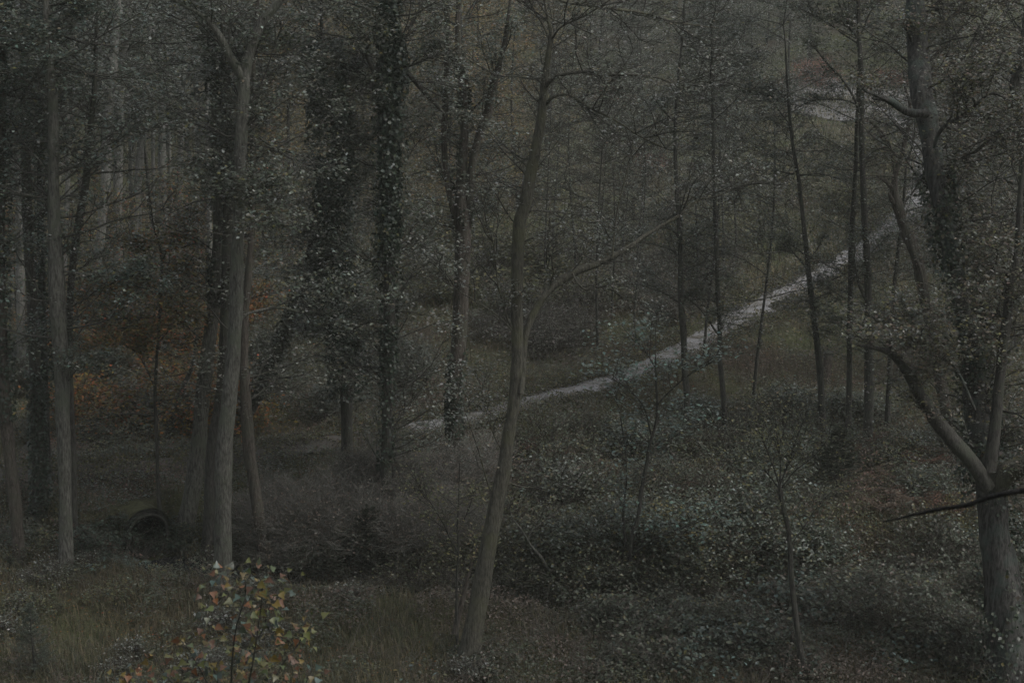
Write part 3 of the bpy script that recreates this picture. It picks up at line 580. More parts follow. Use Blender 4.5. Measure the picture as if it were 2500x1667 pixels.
# --- thin trees right of centre
right = [
 ([(1680,1062,15),(1676,960,15),(1671,873,16),(1668,803,16),(1662,732,14),(1662,661,13),(1659,555,12),(1652,460,10),(1648,354,9),(1650,283,8),(1654,212,6),(1668,71,5),(1670,0,4)], 'thin dark trunk with drooping side twigs, first right of the curved trunk',
   [fo(p=[(1660,740,5),(1630,720,4),(1580,700,3),(1540,690,2)], y=(0,.4), tw=5, L=.6), fo(p=[(1666,720,6),(1710,755,5),(1745,805,5),(1765,830,3)], y=(0,-.3), tw=5, L=.5), fo(p=[(1650,615,5),(1610,600,4),(1550,590,3),(1480,585,1.5)], y=(0,-.4), tw=6, L=.6), fo(p=[(1648,300,4),(1620,270,3),(1590,230,2)], y=(0,.3), tw=5, L=.6), fo(p=[(1660,575,4),(1635,560,3),(1615,552,2)], y=(0,.3), tw=3, L=.4)]),
 ([(1772,1064,14),(1766,960,14),(1757,873,12),(1757,800,11),(1752,700,11),(1749,600,10),(1746,555,9.5),(1744,450,9),(1741,354,8),(1739,200,6),(1738,100,4)], 'very straight thin trunk, second right of the curved trunk',
   [fo(p=[(1754,740,4),(1720,730,3.5),(1680,735,2)], y=(0,.3), tw=4, L=.5), fo(p=[(1744,575,4),(1715,573,3),(1670,583,2)], y=(0,-.3), tw=4, L=.5), fo(p=[(1742,295,4),(1775,265,3),(1820,220,2)], y=(0,-.3), tw=6, L=.7), fo(p=[(1740,225,4),(1715,200,3),(1700,190,2)], y=(0,-.3), tw=4, L=.7)]),
 ([(2012,1072,15),(2006,980,16),(1999,873,16),(1990,800,14),(1978,700,13),(1967,600,13),(1960,530,11),(1950,440,10),(1935,350,9),(1925,250,7),(1919,150,5),(1917,100,3)], 'thin gently bent trunk standing left of the parallel pair by the path',
   [fo(p=[(1962,620,5),(1930,595,4),(1900,580,3),(1850,575,2)], y=(0,.3), tw=6, L=.7), fo(p=[(1966,650,4),(1935,615,3.5),(1905,590,2)], y=(0,-.4), tw=6, L=.6), fo(p=[(1972,640,3.5),(2000,600,3),(2020,550,1.5)], y=(0,.3), tw=4, L=.5), fo(p=[(1938,425,4),(1890,418,3.5),(1830,415,2)], y=(0,-.4), tw=7, L=.7), fo(p=[(1945,430,4),(2000,425,3),(2060,440,2)], y=(0,.5), tw=5, L=.6), fo(p=[(1925,300,3),(1895,260,2.5),(1875,220,1.5)], y=(0,.3), tw=5, L=.6)]),
 ([(2070,1087,17),(2073,950,15),(2074,800,13),(2077,700,13),(2078,600,13),(2085,480,11),(2090,380,10),(2094,250,9),(2098,120,6)], 'thinner trunk of the parallel pair by the path',
   [fo(p=[(2078,785,5),(2040,787,4),(1995,786,2)], y=(0,-.5), tw=4, L=.5), fo(p=[(2078,660,4),(2050,675,3.5),(2000,700,2)], y=(0,-.3), tw=4, L=.5)]),
 ([(2118,1102,27),(2121,1000,25),(2122,900,23),(2121,800,20),(2117,650,17),(2112,555,17),(2108,450,15),(2104,350,14),(2103,200,13),(2098,100,11),(2095,0,8)], 'thicker trunk of the parallel pair by the path',
   [fo(p=[(2103,290,7),(2085,240,6),(2060,200,5.5),(2020,155,5),(1995,125,3),(1978,108,2)], y=(0,-.5), tw=10, L=.8), fo(p=[(2112,730,7),(2095,690,6),(2086,640,5),(2088,600,3)], y=(0,-.3), tw=5, L=.5), fo(p=[(2098,100,5),(2070,60,4),(2045,0,3)], y=(0,.3), tw=8, L=.8), fo(p=[(2100,90,5),(2125,30,4),(2150,0,3)], y=(0,.3), tw=6, L=.8), fo(p=[(2104,262,5),(2060,245,4),(1990,245,3),(1940,268,1.5)], y=(0,.4), tw=8, L=.7), fo(p=[(2100,110,5),(2060,85,4),(2010,50,3),(1920,5,2)], y=(0,.4), tw=9, L=.9)]),
 ([(2165,1062,14),(2170,950,13),(2176,830,12),(2180,730,10),(2190,640,10),(2200,560,9),(2207,480,7),(2212,400,5)], 'thin slanting trunk next right of the parallel pair',
   [fo(p=[(2178,790,5),(2210,780,4),(2270,758,2)], y=(0,.3), tw=5, L=.5), fo(p=[(2205,500,5),(2235,460,4),(2260,420,3)], y=(0,.3), tw=4, L=.5)]),
]
for i, (p, lab, lm) in enumerate(right):
    tree('thin_tree', lab, 'tree', p, B_dark, seed=50+i, sides=10, flare=.2, ext=3, limbs=lm, group='thin trees on the near side of the path',
         foliage=fo(y=(0,880), n=30, L=1.5, leaves=5, pal=['grey','green','dark'], size=.066, sub=(6,4), up=.35), twig=.7)

# --- oak and its dead limbs at the right
tree('oak_tree', 'huge furrowed oak with broken limbs filling the right of the picture', 'tree',
     [(2475,1700,112),(2462,1600,100),(2450,1450,86),(2432,1300,72),(2412,1150,64),(2390,1040,60),(2380,940,56),(2368,830,50),(2345,720,46),(2318,600,44),(2295,480,43),(2282,407,45),(2270,330,46),(2257,265,51),(2247,200,53),(2243,140,47),(2238,70,45),(2232,-5,39)], B_oak, seed=60, ext=4, sides=28, rough=.2, lean=3.0, flare=.25,
     limbs=[fo(p=[(2262,276,24),(2235,278,21),(2205,268,19),(2178,250,18),(2158,241,15),(2128,240,10)], y=(1.8,1.2), tw=1, L=.4),
            fo(p=[(2165,245,9),(2135,232,8),(2112,222,7),(2104,214,3)], y=(1.3,1.0), tw=1, L=.3),
            fo(p=[(2280,360,9),(2290,330,10),(2310,305,10),(2342,287,9),(2381,258,7),(2416,230,6),(2450,238,5),(2520,280,3)], y=(1.6,.5), tw=14, L=1.0),
            fo(p=[(2412,1190,38),(2378,1135,38),(2338,1088,37),(2292,1032,36),(2250,970,32),(2218,915,26),(2190,875,20),(2165,858,15),(2130,848,10),(2088,842,4)], y=(0,-.3), tw=8, L=.8, mat=B_dark),
            fo(p=[(2415,1150,34),(2428,1050,30),(2439,944,26),(2448,856,25),(2459,767,24),(2463,710,22),(2480,643,20),(2487,590,18),(2490,480,14),(2500,380,10)], y=(0,.6), tw=16, L=1.2, mat=B_dark),
            fo(p=[(2462,690,14),(2460,668,13),(2443,662,12),(2420,668,10),(2395,685,9),(2355,708,6),(2345,715,3)], y=(.3,-.4), tw=7, L=.7, mat=B_dark),
            fo(p=[(2312,845,9),(2290,830,9),(2260,815,8),(2225,807,7),(2185,806,4),(2168,800,2)], y=(1.0,.5), tw=8, L=.7),
            fo(p=[(2430,1180,60),(2465,1150,55),(2500,1140,50),(2540,1120,44)], y=(.2,-.3), tw=3, L=.6, mat=B_moss),
            fo(p=[(2380,1000,8),(2340,910,7),(2310,878,5),(2265,860,4),(2225,815,3)], y=(0,-.6), tw=8, L=.7),
            fo(p=[(2225,100,8),(2218,80,8),(2208,65,5)], y=(2.6,2.3), tw=2, L=.4)],
     foliage=fo(y=(0,1250), n=50, L=2.3, leaves=9, pal=['grey','olive','grey','brown'], size=.066, gnarl=.5, sub=(6,4), az=(-.9,1.8)), ivy=[dict(n=6500, amp=.22, lo=.03, hi=.6, bump=.9, pal='ivy+under', size=.075, patch=.50)], twig=.9)
tree('dead_tree', 'leaning dead snag with peeling reddish bark before the oak', 'dead tree',
     [(2330,1125,30),(2300,950,27),(2276,820,25),(2256,720,25),(2236,630,27),(2212,560,28),(2194,513,27),(2184,475,22),(2186,430,15),(2200,382,12),(2211,336,11),(2223,290,9),(2220,250,8),(2211,215,6),(2206,177,4)], B_brown, seed=61, ext=0, rough=.3,
     limbs=[fo(p=[(2184,470,14),(2172,452,12),(2158,440,9),(2138,428,4)], y=(0,-.2), tw=3, L=.4), fo(p=[(2192,505,12),(2178,490,12),(2170,470,7)], y=(0,-.2), tw=1, L=.3), fo(p=[(2222,580,12),(2232,620,11),(2250,670,8),(2258,735,4)], y=(-.1,-.3), tw=3, L=.4), fo(p=[(2186,430,8),(2170,350,6),(2140,310,5),(2110,292,3)], y=(0,-.4), tw=9, L=.6)],
     foliage=fo(y=(300,1100), n=8, L=.8, leaves=1, pal='brown', size=.05, gnarl=.5), twig=.8)
tree('tree', 'leafy tree half cut off by the right edge of the picture', 'tree', [(2560,1150,40),(2540,900,36),(2520,700,32),(2505,450,28),(2485,250,26),(2480,200,24),(2500,100,20),(2510,0,18)], B_dark, seed=62,
     limbs=[fo(p=[(2490,230,18),(2472,215,16),(2480,185,14),(2500,170,10)], y=(0,-.3), tw=5, L=.8)],
     foliage=fo(y=(0,900), n=42, L=2.0, leaves=9, pal=['grey','olive','rust','grey'], pw=[.5,.25,.07,.18], size=.07, gnarl=.4), base=39)
tree('tree', 'tree with tangled dark hanging limbs at the upper right corner', 'tree', [(2420,960,30),(2400,700,28),(2370,450,26),(2340,250,25),(2310,80,24),(2298,0,22)], B_dark, seed=63,
     limbs=[fo(p=[(2312,90,14),(2298,60,13),(2292,30,11),(2300,-10,9)], y=(0,-.4), tw=6, L=.9), fo(p=[(2345,260,9),(2380,110,8),(2430,90,5),(2470,120,3)], y=(0,-.5), tw=10, L=1.0)],
     foliage=fo(y=(0,700), n=38, L=2.2, leaves=9, pal=['grey','olive','brown'], size=.08, gnarl=.5), base=46)

# --- young trees and saplings lower right
tree('young_tree', 'bare young tree opening in a broom of fine twigs at the lower right', 'tree',
     [(1962,1655,19),(1950,1560,15),(1940,1480,14),(1932,1400,13),(1926,1307,12),(1914,1246,12),(1905,1200,11),(1903,1180,8)], B_dark, seed=70, ext=0, flare=.1,
     limbs=[fo(p=[(1903,1185,5),(1885,1130,4),(1860,1070,3),(1835,1010,1.5)], y=(0,-.3), tw=12, L=.6), fo(p=[(1904,1182,5),(1905,1120,4),(1895,1050,3),(1890,980,1.5)], y=(0,.3), tw=12, L=.6),
            fo(p=[(1905,1180,5),(1925,1130,4.5),(1945,1070,3),(1965,1020,1.5)], y=(0,.2), tw=12, L=.6), fo(p=[(1908,1190,4),(1940,1150,4),(1990,1110,2.5),(2030,1060,1.2)], y=(0,-.2), tw=10, L=.6),
            fo(p=[(1900,1190,4),(1870,1150,3.5),(1835,1120,2.5),(1800,1090,1.2)], y=(0,.3), tw=10, L=.6), fo(p=[(1925,1335,3),(1960,1290,3),(2000,1230,2),(2050,1180,1.2)], y=(0,-.2), tw=8, L=.6)],
     foliage=fo(y=(1180,1320), n=4, L=.4, leaves=1, pal='olive', size=.05, up=1.), twig=.6)
tree('young_tree', 'many-stemmed young tree with teal-green leaves reaching over the pale path', 'tree',
     [(1533,1425,17),(1537,1360,15),(1544,1310,12),(1558,1261,10),(1565,1200,10),(1579,1133,9),(1586,1086,8),(1604,1015,7),(1601,909,6),(1600,860,3),(1600,800,1.5)], B_dark, seed=71, ext=0, flare=.1,
     limbs=[fo(p=[(1537,1365,7),(1560,1340,7),(1604,1310,6),(1675,1285,4),(1728,1264,2)], y=(0,-.4), tw=10, L=.7), fo(p=[(1536,1350,8),(1526,1310,7),(1522,1253,6),(1530,1150,4),(1520,1050,2.5),(1500,950,1.5)], y=(0,.4), tw=12, L=.8),
            fo(p=[(1538,1355,6),(1575,1330,5),(1640,1312,4),(1700,1308,2)], y=(0,.3), tw=8, L=.6), fo(p=[(1590,1060,5),(1570,990,4),(1520,940,3),(1440,900,1.5)], y=(0,-.5), tw=12, L=.8),
            fo(p=[(1603,990,5),(1640,950,4),(1690,910,3),(1750,880,1.5)], y=(0,-.4), tw=12, L=.8), fo(p=[(1602,900,4),(1570,850,3),(1530,820,1.5)], y=(0,.3), tw=9, L=.7), fo(p=[(1585,1090,4),(1640,1070,3),(1700,1030,1.5)], y=(0,.4), tw=9, L=.7)],
     foliage=fo(y=(860,1250), n=14, L=1.0, leaves=1, pal=['tealb','teal','green'], size=.095, up=.3, mat=M_gloss, tilt=.45), twig=.7)
tree('broken_sapling', 'thin broken sapling leaning left over the ditch', 'sapling', [(1378,1462,7),(1349,1409,7.5),(1321,1360,7.5),(1296,1331,6),(1273,1292,4.5),(1250,1262,3),(1240,1215,1.5)], B_grey, seed=72, ext=0, flare=.1,
     limbs=[fo(p=[(1290,1318,3),(1298,1297,3),(1324,1275,3),(1345,1258,2),(1372,1243,1.2)], y=(0,.2), tw=4, L=.3)], twig=.5)
# near branch reaching in from the right, with the small tree it grows on outside the frame
tree('overhanging_branch', 'dark bare branch reaching in from the right edge, close and out of focus', 'branch',
     [(3050,2300,40),(3000,1900,34),(2960,1500,28),(2930,1200,22),(2900,900,14)], B_black, seed=73, ext=1.0, base=6.2, flare=.1,
     limbs=[fo(p=[(2945,1330,18),(2800,1190,16),(2640,1172,15),(2500,1196,13.5),(2420,1212,13),(2360,1232,11.5),(2290,1243,10),(2230,1256,8),(2190,1266,5),(2150,1274,3)], y=(0,.5), tw=0, L=.1)])

# ------------------------------------------------------------------ conifers
def conifer(name, label, px, ybase, ytop, hw, seed, palette='dark', n=15, dens=1.0, group=None):
    b = ground(px, ybase); H = at(px, ytop, b[1])[2]-b[2]; W = hw/F*depth(b)
    root = thing(name, label, 'spruce', b, group); G = Geo(); z = np.linspace(-.1, H, 14)
    sweep(G, np.stack([0*z+.01*np.sin(z*5), 0*z, z], 1), np.linspace(.018+.012*H, .004, 14), 7); G.build('trunk', B_dark, root)
    G = Geo(); GL = Geo()
    nb = int(26*n/6); zz = H*(.04+.94*R.random(nb)**.9); a = R.random(nb)*6.283
    L = W*(1.12-zz/H)*(.75+.4*R.random(nb))
    D = np.stack([np.cos(a), np.sin(a), .35+.5*zz/H], 1); D /= np.linalg.norm(D, axis=1, keepdims=True)
    k = 6; t = np.linspace(0, 1, k)
    P = np.stack([0*zz, 0*zz, zz], 1)[:, None]+D[:, None]*(L[:, None]*t)[..., None]; P[:, :, 2] -= .12*L[:, None]*np.sin(t*2.6)[None]
    tubes(G, P, (.003+.004*L)[:, None]*np.linspace(1, .4, k), 4, (.03,.025,.02)); 
    m = 6; idx = np.repeat(np.arange(nb), m); tt = .25+.7*R.random(nb*m); i0 = np.minimum((tt*(k-1)).astype(int), k-2); fr = (tt*(k-1)-i0)[:, None]
    Q = P[idx, i0]*(1-fr)+P[idx, i0+1]*fr; s = np.where(R.random(nb*m) < .5, 1, -1)[:, None]
    side = np.cross(D[idx], [0, 0, 1.])*s*.7+D[idx]*.75+R.normal(size=(nb*m, 3))*.12; side /= np.linalg.norm(side, axis=1, keepdims=True)
    Ls = L[idx]*.42*(1.1-tt); P2 = Q[:, None]+side[:, None]*(Ls[:, None]*np.linspace(0, 1, 4))[..., None]
    tubes(G, P2, np.full((nb*m, 4), .0022), 3, (.03,.025,.02)); G.build('branches', B_dark, root)
    # needles
    nn_ = int(nb*70*dens); j = R.integers(0, len(P2), nn_); t2 = R.random(nn_)*3; i2 = np.minimum(t2.astype(int), 2); f2 = (t2-i2)[:, None]
    q = P2[j, i2]*(1-f2)+P2[j, i2+1]*f2; dd = side[j]*.8+rnd_unit(nn_)*.8; dd /= np.linalg.norm(dd, axis=1, keepdims=True); ln = .022+.016*R.random((nn_, 1)); ln = ln*max(1, W/.6)**.6
    wv = np.cross(dd, rnd_unit(nn_)); wv /= np.linalg.norm(wv, axis=1, keepdims=True)+1e-9; wv *= .0028*max(1, W/.6)
    V = np.stack([q-wv, q+wv, q+dd*ln], 1); i = np.arange(nn_)*3
    GL.add(V, [np.stack([i, i+1, i+2], 1)], np.repeat(pal(palette, nn_), 3, axis=0)); GL.build('needles', M_leaf, root)
    return root
conifer('young_spruce', 'small young spruce in the grass at the lower left corner', 86, 1652, 1470, 72, 80, 'green', 34, 1.6)
conifer('young_spruce', 'dark young spruce below the parallel pair of thin trunks', 2040, 1215, 1040, 90, 81, 'dark', 36, 6.0)
conifer('young_spruce', 'dark shaggy evergreen on the far bank of the ditch', 905, 1395, 1240, 100, 82, 'dark', 40, 7.0)

# ------------------------------------------------------------------ foreground sapling with large leaves
def big_leaf(G, P, size, K, N, D):
    """broad pointed leaf of eight faces, folded along its rib"""
    N = N/np.linalg.norm(N, axis=1, keepdims=True); D = D-N*(D*N).sum(1, keepdims=True); D /= np.linalg.norm(D, axis=1, keepdims=True); W = np.cross(N, D)
    prof = [(0, 0), (.06, .40), (.22, .42), (.58, .17), (1, 0)]; s = size[:, None]; n = len(P)
    rib = [P+D*s*t-N*s*.12*t*t for t, _ in prof]
    Ls = [rib[i]+W*s*prof[i][1]+N*s*.10*prof[i][1]*2 for i in (1, 2, 3)]; Rs = [rib[i]-W*s*prof[i][1]+N*s*.10*prof[i][1]*2 for i in (1, 2, 3)]
    V = np.stack(rib+Ls+Rs, 1); i = np.arange(n)[:, None]*11
    T = [(0,1,5),(0,8,1),(3,4,7),(3,10,4)]; Q = [(1,2,6,5),(2,3,7,6),(1,8,9,2),(2,9,10,3)]
    G.add(V, [np.vstack([i+np.array([t]) for t in T]), np.vstack([i+np.array([q]) for q in Q])], np.repeat(K, 11, axis=0))
def big_sapling():
    Y = 12.0; Rl = R
    base = at(560, 1667+160, Y); gz = float(height(base[0], Y)); base[2] = gz
    root = thing('leafy_sapling', 'foreground sapling with large orange and pale green pointed leaves', 'sapling', base); off = np.array(root.location)
    stems = [[(560,1850),(566,1640),(575,1540),(600,1440),(585,1372)], [(570,1850),(600,1620),(640,1540),(662,1470),(700,1395)], [(555,1850),(540,1690),(500,1560),(520,1430),(560,1390)],
             [(560,1850),(520,1700),(470,1600),(440,1560)], [(575,1850),(640,1720),(690,1620),(735,1560),(745,1500)], [(565,1850),(600,1700),(620,1600),(640,1450),(630,1400)], [(560,1850),(480,1740),(400,1640),(380,1600)], [(560,1850),(430,1760),(340,1670),(300,1640)], [(560,1850),(520,1760),(450,1680),(420,1655)], [(575,1850),(680,1780),(740,1680),(760,1630)]]
    G = Geo(); GL = Geo(); pts = []; dirs = []
    for j, s in enumerate(stems):
        q = smooth(s, 6); yy = Y+np.linspace(0, 1, len(q))*(.5*((j*7) % 5)-1.0)*.7
        P = np.array([at(a[0], a[1], y_) for a, y_ in zip(q, yy)]); P[0] = base+np.array([.02*j-.06, 0, -.05])
        sweep(G, P, np.linspace(.009, .0022, len(P)), 6)
        for i in range(6, len(P)):
            for _ in range(5 if j < 5 else 4):
                u = R.random(); p = P[i-1]*(1-u)+P[i]*u; d = rnd_unit(1)[0]; d[2] = d[2]*.4-.05
                L = .05+.16*R.random(); tip = p+d*L; pts.append(tip); dirs.append(d)
                tubes(G, np.stack([p, p+d*L*.5+[0, 0, .01], tip])[None], np.full((1, 3), .0016), 3, (.04,.035,.03))
    G.build('stem', B_dark, root, off)
    pts = np.array(pts); dirs = np.array(dirs); n = len(pts); hgt = (pts[:, 2]-pts[:, 2].min())/np.ptp(pts[:, 2])
    K = np.zeros((n, 3)); u = R.random(n); pc = np.clip(hgt*1.1-.12, .05, .95)
    Kt = pal('teal', n)*.85; Ko = pal('leafgold', n); Ka = np.array([(.15,.065,.025),(.14,.10,.025),(.13,.065,.035),(.12,.09,.02),(.09,.09,.02)])[R.integers(0, 4, n)]*(.5+.8*R.random((n, 1)))
    K = np.where((u < .40+.3*pc)[:, None], Ko, Ka); K = np.where((R.random(n) < .08+.25*pc)[:, None], Kt, K)
    N = rnd_unit(n)*.75+np.array([0, -.25, .8]); big_leaf(GL, pts, (.036+.042*R.random(n)), K, N, dirs+np.array([0, 0, -.35]))
    GL.build('leaves', M_leaf, root, off)
big_sapling()

# ------------------------------------------------------------------ bracken
def fern(name, label, loc, r, seed, palette='rust', group=None, nf=9):
    root = thing(name, label, 'fern', loc, group); G = Geo(); k = 14
    for f in range(nf):
        a = 6.283*f/nf+R.normal()*.25; L = r*(.75+.5*R.random()); t = np.linspace(0, 1, k)
        P = np.stack([np.cos(a)*L*t, np.sin(a)*L*t, r*.75*np.sin(t*2.5)*(1-.35*t)], 1); tubes(G, P[None], np.linspace(.006, .002, k)[None], 3, PAL[palette][0][:3])
        T = np.gradient(P, axis=0); T /= np.linalg.norm(T, axis=1, keepdims=True); sdv = np.cross(T, [0, 0, 1.])
        for s in (1, -1):
            for i in range(2, k):
                m = 7; ln = r*.30*math.sin(min(1, (1.05-t[i])*1.9)*1.57)+.02; u = np.linspace(.12, 1, m)[:, None]
                q = P[i]+(sdv[i]*s*.95+T[i]*.25)*ln*u+np.array([0, 0, -.15])*ln*u*u
                leaves(G, q, ln*.34*(1.1-u[:, 0]*.6), pal(palette, m), tilt=.35, asp=.5)
    return G.build('fronds', M_dull, root) and root
f0 = fern('bracken_fern', 'rust-red arching bracken at the foot of the parallel thin trunks', ground(2165, 1110), .75, 1)
f1 = fern('bracken_fern', 'broad rust bracken frond clump spilling left below the oak', ground(2260, 1150), .8, 2)
f2 = fern('bracken_fern', 'brown-green bracken clump between the spruce and the oak', ground(2180, 1190), .8, 3, 'brown')
spots = [(2120,1120,0,'low red bracken left of the arching clump under the thin trunks'),(2300,1205,1,'red bracken clump under the broken oak limb'),(2230,1245,0,'dull red bracken below the spruce, nearest the blurred branch'),
 (2150,1260,2,'faded bracken left end of the red patch below the spruce'),(1735,1200,0,'lone red bracken among brambles left of the broom-topped young tree'),(1690,1240,1,'small red bracken above the dark hollow right of centre'),
 (2500,1090,1,'red bracken beside the oak at the right edge'),(2340,1270,0,'red bracken close to the oak under the blurred branch'),(1450,1180,2,'brown bracken right of the curved trunk'),(1180,1180,1,'reddish bracken behind the curved trunk'),
 (1340,1130,1,'red bracken between the curved trunk and the path edge'),(2070,1200,2,'brown bracken beside the dark spruce')]
for x, y, k, lab in spots: copy_tree((f0, f1, f2)[k], ground(x, y), R.random()*6, .7+.5*R.random(), lab)

# ------------------------------------------------------------------ bushes (prototypes, then copies)
def bush(name, label, cat, loc, rx, h, nl, palette, size, seed, mat=None, twigs=26, group=None, bare=0.0, stem=None):
    root = thing(name, label, cat, loc, group); G = Geo(); n = twigs; a = R.random(n)*6.283; u = R.random(n)
    D = np.stack([np.cos(a)*u*rx, np.sin(a)*u*rx, h*(.55+.5*R.random(n))*(1-.45*u)], 1); L = np.linalg.norm(D, axis=1); D /= L[:, None]
    P0 = np.stack([np.cos(a)*.08, np.sin(a)*.08, 0*a-.05], 1); A, Bq, Cq, LC = growth(P0, D, L, 6, 4, up=.0, gnarl=.3)
    bc = (.05,.04,.03); tubes(G, A, np.full(A.shape[:2], .008)*np.linspace(1, .4, 7), 4, bc); tubes(G, Bq, np.full(Bq.shape[:2], .004), 3, bc); tubes(G, Cq, np.full(Cq.shape[:2], .0026), 3, bc)
    G.build('stems', stem or B_brown, root); G = Geo()
    q = leaf_points(Cq, max(1, int(nl/len(Cq))), .07*rx+.03); q = q[q[:, 2] > .01]
    leaves(G, q, size, pal(palette, len(q)), tilt=.6); G.build('leaves', mat or M_leaf, root)
    return root
def proto_copies(proto, spots, labels, group, sc=(.8, 1.3)):
    for i, s in enumerate(spots):
        x, y = s[:2]; p = ground(x, y) if len(s) == 2 else np.array([s[0], s[1], float(height(s[0], s[1]))])
        lab = labels if isinstance(labels, str) else labels[i]
        if i == 0: proto.location = [float(v) for v in p]; proto['label'] = lab; proto['group'] = group
        else: copy_tree(proto, p, R.random()*6, sc[0]+(sc[1]-sc[0])*R.random(), lab, group)
def scatter(n, x0, x1, y0, y1, keep=None):
    """pixel box on the ground"""
    out = []
    while len(out) < n:
        x = x0+(x1-x0)*R.random(); y = y0+(y1-y0)*R.random(); p = ground(x, y)
        if seg_dist(p[0], p[1], path) < (2.3 if y0 > 700 else 1.5) or seg_dist(p[0], p[1], stream) < .5: continue
        if keep and not keep(x, y): continue
        out.append((p[0], p[1], 0))
    return out
z0 = (0, 0, 0)
proto_copies(bush('bush', '', 'bush', z0, 1.2, .9, 2600, 'under+green', .065, 1), scatter(44, 1250, 2500, 1000, 1400), 'grey-leaved bush in the thicket between the path and the ditch, right of the curved trunk', 'grey bushes of the right thicket')
proto_copies(bush('bush', '', 'bush', z0, 1.0, .6, 1500, 'teal+under', .08, 2), scatter(16, 1550, 2500, 1290, 1640), 'pale green-leaved bush in the foreground thicket at the lower right', 'green bushes of the near right thicket')
proto_copies(bush('bush', '', 'bush', z0, 1.1, .6, 1900, 'under', .07, 3), scatter(22, 1380, 2450, 1420, 1660), 'low green bush in the foreground right of the curved trunk', 'low bushes of the near thicket')
proto_copies(bush('bush', '', 'bush', z0, 1.1, .7, 1700, 'olive+under', .06, 4), scatter(26, 1000, 1900, 1080, 1420), 'olive-leaved bush on the far side of the ditch', 'olive bushes beyond the ditch')
proto_copies(bush('bare_shrub', '', 'shrub', z0, 1.3, 1.3, 260, 'brown', .05, 5, twigs=60, stem=B_pale), scatter(26, 640, 1150, 1090, 1380), 'bare tangled shrub of grey twigs left of the ivy sleeve trunk', 'bare shrubs by the ditch', (.8, 1.2))
proto_copies(bush('bush', '', 'bush', z0, 1.3, 1.4, 2200, 'autumn', .085, 6, M_dull), scatter(26, 150, 640, 700, 1090), 'orange autumn bush behind the sapling by the culvert', 'autumn bushes on the left')
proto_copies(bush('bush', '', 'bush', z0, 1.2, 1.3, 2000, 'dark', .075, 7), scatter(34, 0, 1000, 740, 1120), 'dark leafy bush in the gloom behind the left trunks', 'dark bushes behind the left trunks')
proto_copies(bush('bush', '', 'bush', z0, .55, .42, 1100, 'grey', .05, 14), scatter(26, 0, 1200, 1370, 1660), 'small low leafy clump in the grass of the left foreground', 'low clumps of the left foreground')
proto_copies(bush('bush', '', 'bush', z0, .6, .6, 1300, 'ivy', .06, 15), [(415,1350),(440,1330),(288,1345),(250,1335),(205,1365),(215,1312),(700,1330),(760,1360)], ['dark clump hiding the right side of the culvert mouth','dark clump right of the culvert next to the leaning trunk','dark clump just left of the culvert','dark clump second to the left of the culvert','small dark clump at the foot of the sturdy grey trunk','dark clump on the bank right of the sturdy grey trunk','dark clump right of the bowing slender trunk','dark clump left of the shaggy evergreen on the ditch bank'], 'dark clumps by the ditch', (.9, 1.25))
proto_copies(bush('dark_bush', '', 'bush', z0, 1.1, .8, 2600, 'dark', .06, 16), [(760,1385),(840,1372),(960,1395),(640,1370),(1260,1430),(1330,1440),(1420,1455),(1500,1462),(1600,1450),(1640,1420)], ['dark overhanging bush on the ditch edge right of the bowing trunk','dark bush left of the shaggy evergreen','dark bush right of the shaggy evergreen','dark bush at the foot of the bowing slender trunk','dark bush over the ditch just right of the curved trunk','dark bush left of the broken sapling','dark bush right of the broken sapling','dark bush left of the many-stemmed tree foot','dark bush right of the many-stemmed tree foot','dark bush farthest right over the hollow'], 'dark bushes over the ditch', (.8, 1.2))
proto_copies(bush('tall_herb', '', 'herb', z0, 1.2, 1.3, 2400, 'herb', .07, 8, M_dull), scatter(34, 1180, 1900, 640, 890, lambda x, y: y < 900-(x-1250)*.27), 'grey seeding tall herb clump beyond the pale path', 'grey herb clumps beyond the path', (.7, 1.2))
proto_copies(bush('bush', '', 'bush', z0, 1.5, 1.5, 2300, 'olive', .09, 9), scatter(44, 1000, 2200, 330, 830, lambda x, y: y < 820-(x-1250)*.3), 'olive bush on the open slope beyond the pale path', 'olive bushes on the far slope', (.7, 1.5))
proto_copies(bush('bracken_patch', '', 'bracken', z0, 1.3, 1.0, 2200, 'rust', .08, 10, M_dull), [ (455,700),(500,690),(420,690),(480,720),(440,740),(590,640) ], ['rust bracken patch under the short thin pole of the far stand','red bracken patch against the central pair of trunks','red bracken patch under the far dark trunk','rust bracken patch nearest the orange bushes','red-brown bracken patch left of the small leaning trunk','red bracken patch just right of the tall forked trunk'], 'bracken on the left')
proto_copies(bush('pink_bush', '', 'bush', z0, 2.2, 2.2, 2600, 'pink', .13, 11, M_dull, twigs=30),
  [(1975,208),(1940,215),(2010,212),(2165,212),(2190,218),(1490,262),(458,600),(432,606),(1050,300),(1195,260),(1130,290),(1590,420)],
  ['pinkish-red bush at the far edge of the pale clearing, middle of three','pinkish-red bush leftmost of three behind the pale clearing','pinkish-red bush right one of three behind the pale clearing','pink-brown bush behind the broken oak limb','pink-brown bush against the oak trunk at the clearing','dull pink bush under the arching branches of the curved trunk',
   'pale pink bush beyond the far stand, left of the central pair','pinkish bush beside the pale pink one in the far stand','pink-brown bush behind the limbs of the ivy sleeve trunk','pink-brown bush seen between the three leaders','pinkish bush left of the middle leader','small pinkish bush far right of the curved trunk'], 'pinkish bushes far back', (.5, .8))
proto_copies(bush('yellow_bush', '', 'bush', z0, 1.0, 1.0, 1500, 'yellow', .07, 12), [(1640,1330),(1600,1350),(1400,1450),(2330,1290),(1720,1170),(2200,1130)],
  ['yellow-green bush right of the many-stemmed young tree','small yellowish bush at the foot of the many-stemmed tree','yellow-leaved bush at the foot of the broken sapling','yellow bush under the blurred branch','yellow-green bush above the lone red bracken','olive-yellow bush beside the arching bracken'], 'yellowing bushes', (.5, .8))

